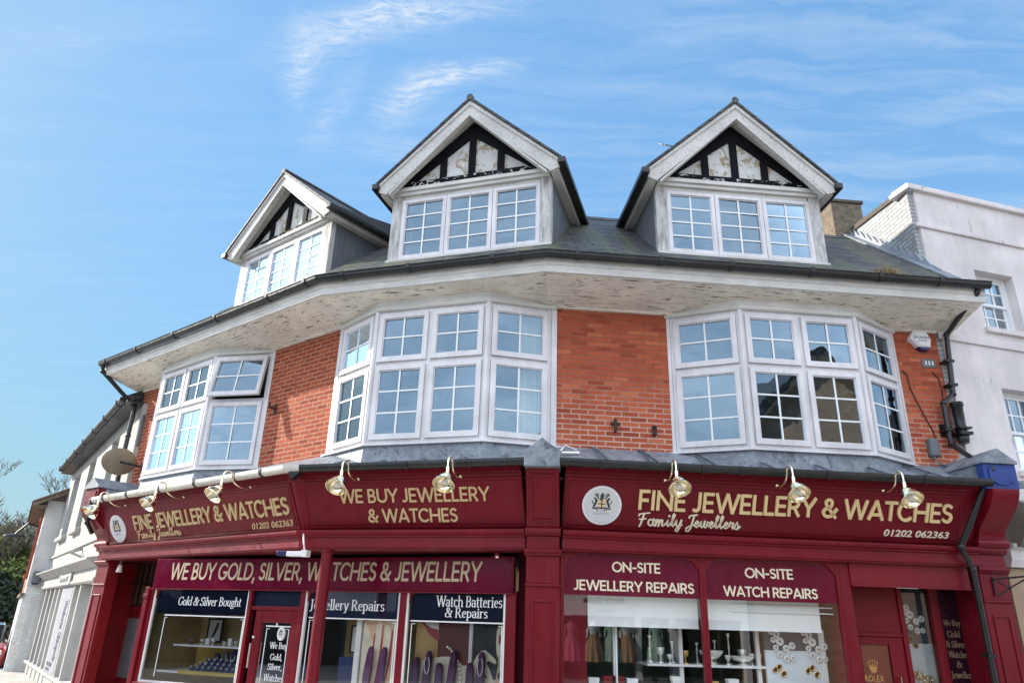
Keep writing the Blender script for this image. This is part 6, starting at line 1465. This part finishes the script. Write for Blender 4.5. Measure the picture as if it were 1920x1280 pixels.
# ------------------------------------------------------------------ trees up the street
def tree(loc, h, seed, label, leafm, leafn, spread=1., bare=False, lsize=.09, trunk=.16, depth=5, jit=.22):
    rg = random.Random(seed)
    r = thing('tree', label, 'tree', loc, 'trees up the street')
    w = MB(); tips = []
    def grow(p, d, l, rad_, lev):
        n = 3; pts = [p]; q = p
        for i in range(n):
            d = (d + Vector((rg.uniform(-.22, .22), rg.uniform(-.22, .22), rg.uniform(-.05, .16)))).normalized(); q = q + d * (l / n); pts.append(q)
        w.tube(pts, rad_, 5 if lev < 2 else 3, rad_ * .62)
        if lev >= 2:
            for t in pts[1:]: tips.append((t, lev))
        if lev < depth:
            for k in range(rg.choice((2, 3, 3)) if lev else 5):
                a = rg.uniform(0, 2 * pi); s_ = rg.uniform(.45, .95) * spread
                nd = (d + Vector((cos(a) * s_, sin(a) * s_, rg.uniform(-.1, .35)))).normalized()
                st = pts[rg.choice((2, 3, 3))] if lev else pts[rg.choice((1, 2, 3))]
                grow(st, nd, l * rg.uniform(.62, .80), max(rad_ * .58, .013), lev + 1)
    base = Vector(loc)
    grow(base, Vector((0, 0, 1)), h * .34, trunk, 0)
    w.build('trunk', X['bark'], r)
    w = MB()
    for k in range(leafn):
        t, lev = rg.choice(tips); c = t + Vector((rg.gauss(0, jit), rg.gauss(0, jit), rg.gauss(0, jit)))
        a = Vector((rg.uniform(-1, 1), rg.uniform(-1, 1), rg.uniform(-1, 1))).normalized(); b = a.cross(Vector((rg.uniform(-1, 1), rg.uniform(-1, 1), rg.uniform(-1, 1)))).normalized(); s_ = lsize * rg.uniform(.5, 1.3)
        w.add([c - a * s_, c + b * s_ * .5, c + a * s_, c - b * s_ * .5], [(0, 1, 2, 3)])
    w.build('crown', X[leafm], r)
    return r
tree((-21.0, 33.5, -.6), 7.8, 3, 'tall half-bare tree nearest the grey house', 'bud', 5000, .9, lsize=.04, trunk=.13, depth=7, jit=.03)
tree((-24.5, 34.5, -.6), 7.8, 8, 'tall half-bare tree at the left edge of the picture', 'bud', 5000, .95, lsize=.04, trunk=.14, depth=7, jit=.03)
tree((-22.6, 35.2, -.6), 5.6, 21, 'light green tree coming into leaf between the bare trees', 'leaf', 5200, .8, lsize=.11, trunk=.12, depth=5)
tree((-25.6, 36, -.6), 5.8, 5, 'light green bushy tree at the left edge', 'leaf', 5200, .9, lsize=.11, trunk=.12, depth=5)
tree((-22.5, 33.0, -.6), 3.9, 33, 'dark evergreen tree behind the grey house', 'leafd', 12000, 1.2, lsize=.17, trunk=.12, depth=4)
tree((-24.6, 32.0, -.6), 4.2, 41, 'dark evergreen tree above the red car', 'leafd', 12000, 1.2, lsize=.17, trunk=.12, depth=4)
tree((-20.6, 30.5, -.6), 3.4, 47, 'low dark evergreen close to the corner of the grey house', 'leafd', 9000, 1.2, lsize=.15, trunk=.1, depth=4)
tree((-27.5, 35.0, -.6), 4.2, 52, 'dark evergreen tree furthest left', 'leafd', 12000, 1.2, lsize=.17, trunk=.12, depth=4)

# ------------------------------------------------------------------ the other side of the street (seen only in the glass)
O_ = Fr(R_.p2(0, 17), 180 - 4.909)          # faces back towards the shop; x runs the other way
def ox(x): return -x
bq = thing('boutique', 'white fronted boutique across the street, seen in the shop glass', 'shop', tuple(R_.p(3, 17, 0)))
w = MB(); w.box(O_, ox(9.2), ox(1.2), -.3, 0, 2.75, 5.9); w.build('front_wall', X['whitewall'], bq)
w = MB(); w.box(O_, ox(9.2), ox(1.2), -.2, .12, 1.93, 2.749); w.build('shop_fascia', X['white'], bq)
w = MB()
for x in (9.1, 6.6, 5.4, 1.3): w.box(O_, ox(x) - .1, ox(x) + .1, -.2, .1, 0, 1.929)
w.build('pilaster', X['white'], bq)
w = MB(); w.box(O_, ox(9.2), ox(1.2), -3.0, -2.9, 0, 2.7); w.box(O_, ox(9.2), ox(1.2), -2.9, 0, 1.94, 1.96); w.build('shop_interior', mat('brown interior', (.10, .06, .045), .8), bq)
for x in (4.3, 6.9):
    w = MB(); w.box(O_, ox(x) - .55, ox(x) + .55, .0, .02, 3.3, 4.7); w.build('window', X['dark'], bq)
w = MB(); w.box(O_, ox(9.4), ox(1.0), -6, .3, 5.901, 6.05); w.build('roof', X['slate_d'], bq)
s = sign('boutique_sign', 'grey thirty three lettering across the street, mirrored in the shop glass', tuple(R_.p(4.3, 16.8, 2.2)))
w = MB(); f = flat(O_, .12); put_text(w, 'thirty three', f, ox(4.95), ox(3.55), 2.26, 2.55, .002, .02); put_text(w, 'boutique', f, ox(4.6), ox(3.95), 2.05, 2.14, .002, .02); w.build('lettering', mat('charcoal lettering', (.05, .05, .05), .5), s)
def dress(x, m, lab):
    s = thing('dress_form', lab, 'dress', tuple(R_.p(x, 17.5, 0)))
    q = R_.p(x, 16.92, .25)
    w = MB(); n = 60; prf = [(.34, .30), (.31, .55), (.25, .80), (.18, 1.0), (.125, 1.12)]; vs = []; fs = []
    for k, (r, h) in enumerate(prf):
        for i in range(n):
            a = 2 * pi * i / n; rr = r * (1 + .09 * sin(a * 11 + x) * (1 - k / 5)); vs.append(q + Vector((rr * cos(a), rr * sin(a), h)))
    for k in range(len(prf) - 1):
        for i in range(n): fs.append((k * n + i, k * n + (i + 1) % n, (k + 1) * n + (i + 1) % n, (k + 1) * n + i))
    fs.append(tuple(range(n - 1, -1, -1))); fs.append(tuple(range((len(prf) - 1) * n, len(prf) * n))); w.add(vs, fs); w.build('skirt', X[m], s, smooth=True)
    w = MB(); w.lathe([(.001, 1.12), (.12, 1.12), (.125, 1.18), (.16, 1.28), (.165, 1.36), (.12, 1.44), (.05, 1.48), (.04, 1.52), (.001, 1.53)], Matrix.Translation(q) @ Matrix.Diagonal((1, .7, 1, 1)), 20)
    for sg in (-1, 1): w.tube([q + Vector((sg * .14, 0, 1.38)), q + Vector((sg * .21, -.02, 1.22)), q + Vector((sg * .22, .03, 1.02))], .05, 8, .03)
    w.build('bodice', X[{'dresspink': 'dresspink', 'dresstan': 'pearl', 'dressmint': 'dressmint'}[m]], s, smooth=True)
for x, m, lab in ((2.3, 'dresspink', 'pink checked dress across the street'), (3.15, 'dresspink', 'rose dress in the boutique window'), (3.9, 'dresstan', 'tan dress in the boutique window'), (4.5, 'dressmint', 'cream dress in the boutique window'), (5.0, 'dresstan', 'brown dress in the boutique window'), (6.0, 'dressmint', 'mint dress in the boutique window')): dress(x, m, lab)
for x in (4.7, 6.6):
    s = thing('chandelier', 'gold chandelier in the boutique across the street at %s' % ('its left light' if x > 5 else 'its right light'), 'chandelier', tuple(R_.p(x, 16.9, 1.6)), 'boutique chandeliers')
    for k in range(12):
        a = k * pi / 6; w = MB(); c = R_.p(x, 16.9, 1.70); w.tube([c + Vector((0, 0, .02)), c + Vector((.2 * cos(a), .2 * sin(a), -.06)), c + Vector((.27 * cos(a), .27 * sin(a), .04))], .012, 5); w.ball(c + Vector((.27 * cos(a), .27 * sin(a), .07)), .028, 1, 1, 1.4, 8, 6); w.build('arm', X['goldm'], s, smooth=True)
    w = MB(); w.tube([R_.p(x, 16.9, 1.66), R_.p(x, 16.9, 1.93)], .012, 6); w.build('stem', X['goldm'], s)
gb = thing('gabled_house', 'brick gabled house across the street, mirrored in the right bay window', 'house', tuple(R_.p(13, 17, 0)))
w = MB(); w.prism(O_, [(ox(17), 0), (ox(9.3), 0), (ox(9.3), 8.2), (ox(13.1), 12.0), (ox(17), 8.2)], -8, 0); w.build('gable_wall', brick_mat('tan brick', (.62, .36, .24), (.52, .27, .17), (.5, .4, .3), None), gb)
w = MB()
for sg in (-1, 1): w.prism(O_, [(ox(13.1), 12.35), (ox(13.1 + sg * 4.3), 8.05), (ox(13.1 + sg * 4.3), 7.6), (ox(13.1), 11.75)], .01, .35)
w.build('bargeboard', X['stone'], gb)
w = MB()
for sg in (-1, 1): w.prism(O_, [(ox(13.1), 12.42), (ox(13.1 + sg * 4.4), 8.02), (ox(13.1 + sg * 4.4), 7.85), (ox(13.1), 12.25)], -8.2, .4)
w.build('roof', X['slate_d'], gb)
w = MB(); w.box(O_, ox(14.3), ox(11.9), .0, .12, 5.6, 7.6); w.build('window', X['pearl'], gb)
V_ = Fr((-15, -8), 0); V_.e = Vector((-.431, .902)); V_.n = Vector((.902, .431))
nv = thing('navy_shop', 'low shop with a navy fascia across the street, mirrored in the left shop windows', 'shop', tuple(V_.p(9, 0, 0)))
w = MB(); w.box(V_, 0, 18, -5, 0, 0, 1.7); w.build('shop_window', X['dark'], nv)
w = MB(); w.box(V_, -.1, 18.1, -5, .15, 1.701, 4.3); w.build('shop_front', X['navys'], nv)
w = MB(); w.box(V_, 7.4, 10.2, .151, .17, 1.9, 3.2); w.build('panel', X['greywall'], nv)
w = MB(); w.box(V_, -.2, 18.2, -5.2, .3, 4.301, 4.4); w.build('roof', X['slate_d'], nv)
th = thing('terrace', 'low grey brick terrace across the street, seen only in reflections', 'houses', tuple(R_.p(-8, 17, 0)))
w = MB(); w.box(O_, ox(1.1), ox(-14), -6, 0, 0, 5.0); w.build('front_wall', mat('grey brown brick', (.20, .17, .15), .9), th)
w = MB(); w.box(O_, ox(1.15), ox(-14), -6.2, .3, 5.001, 5.15); w.build('roof', X['slate_d'], th)
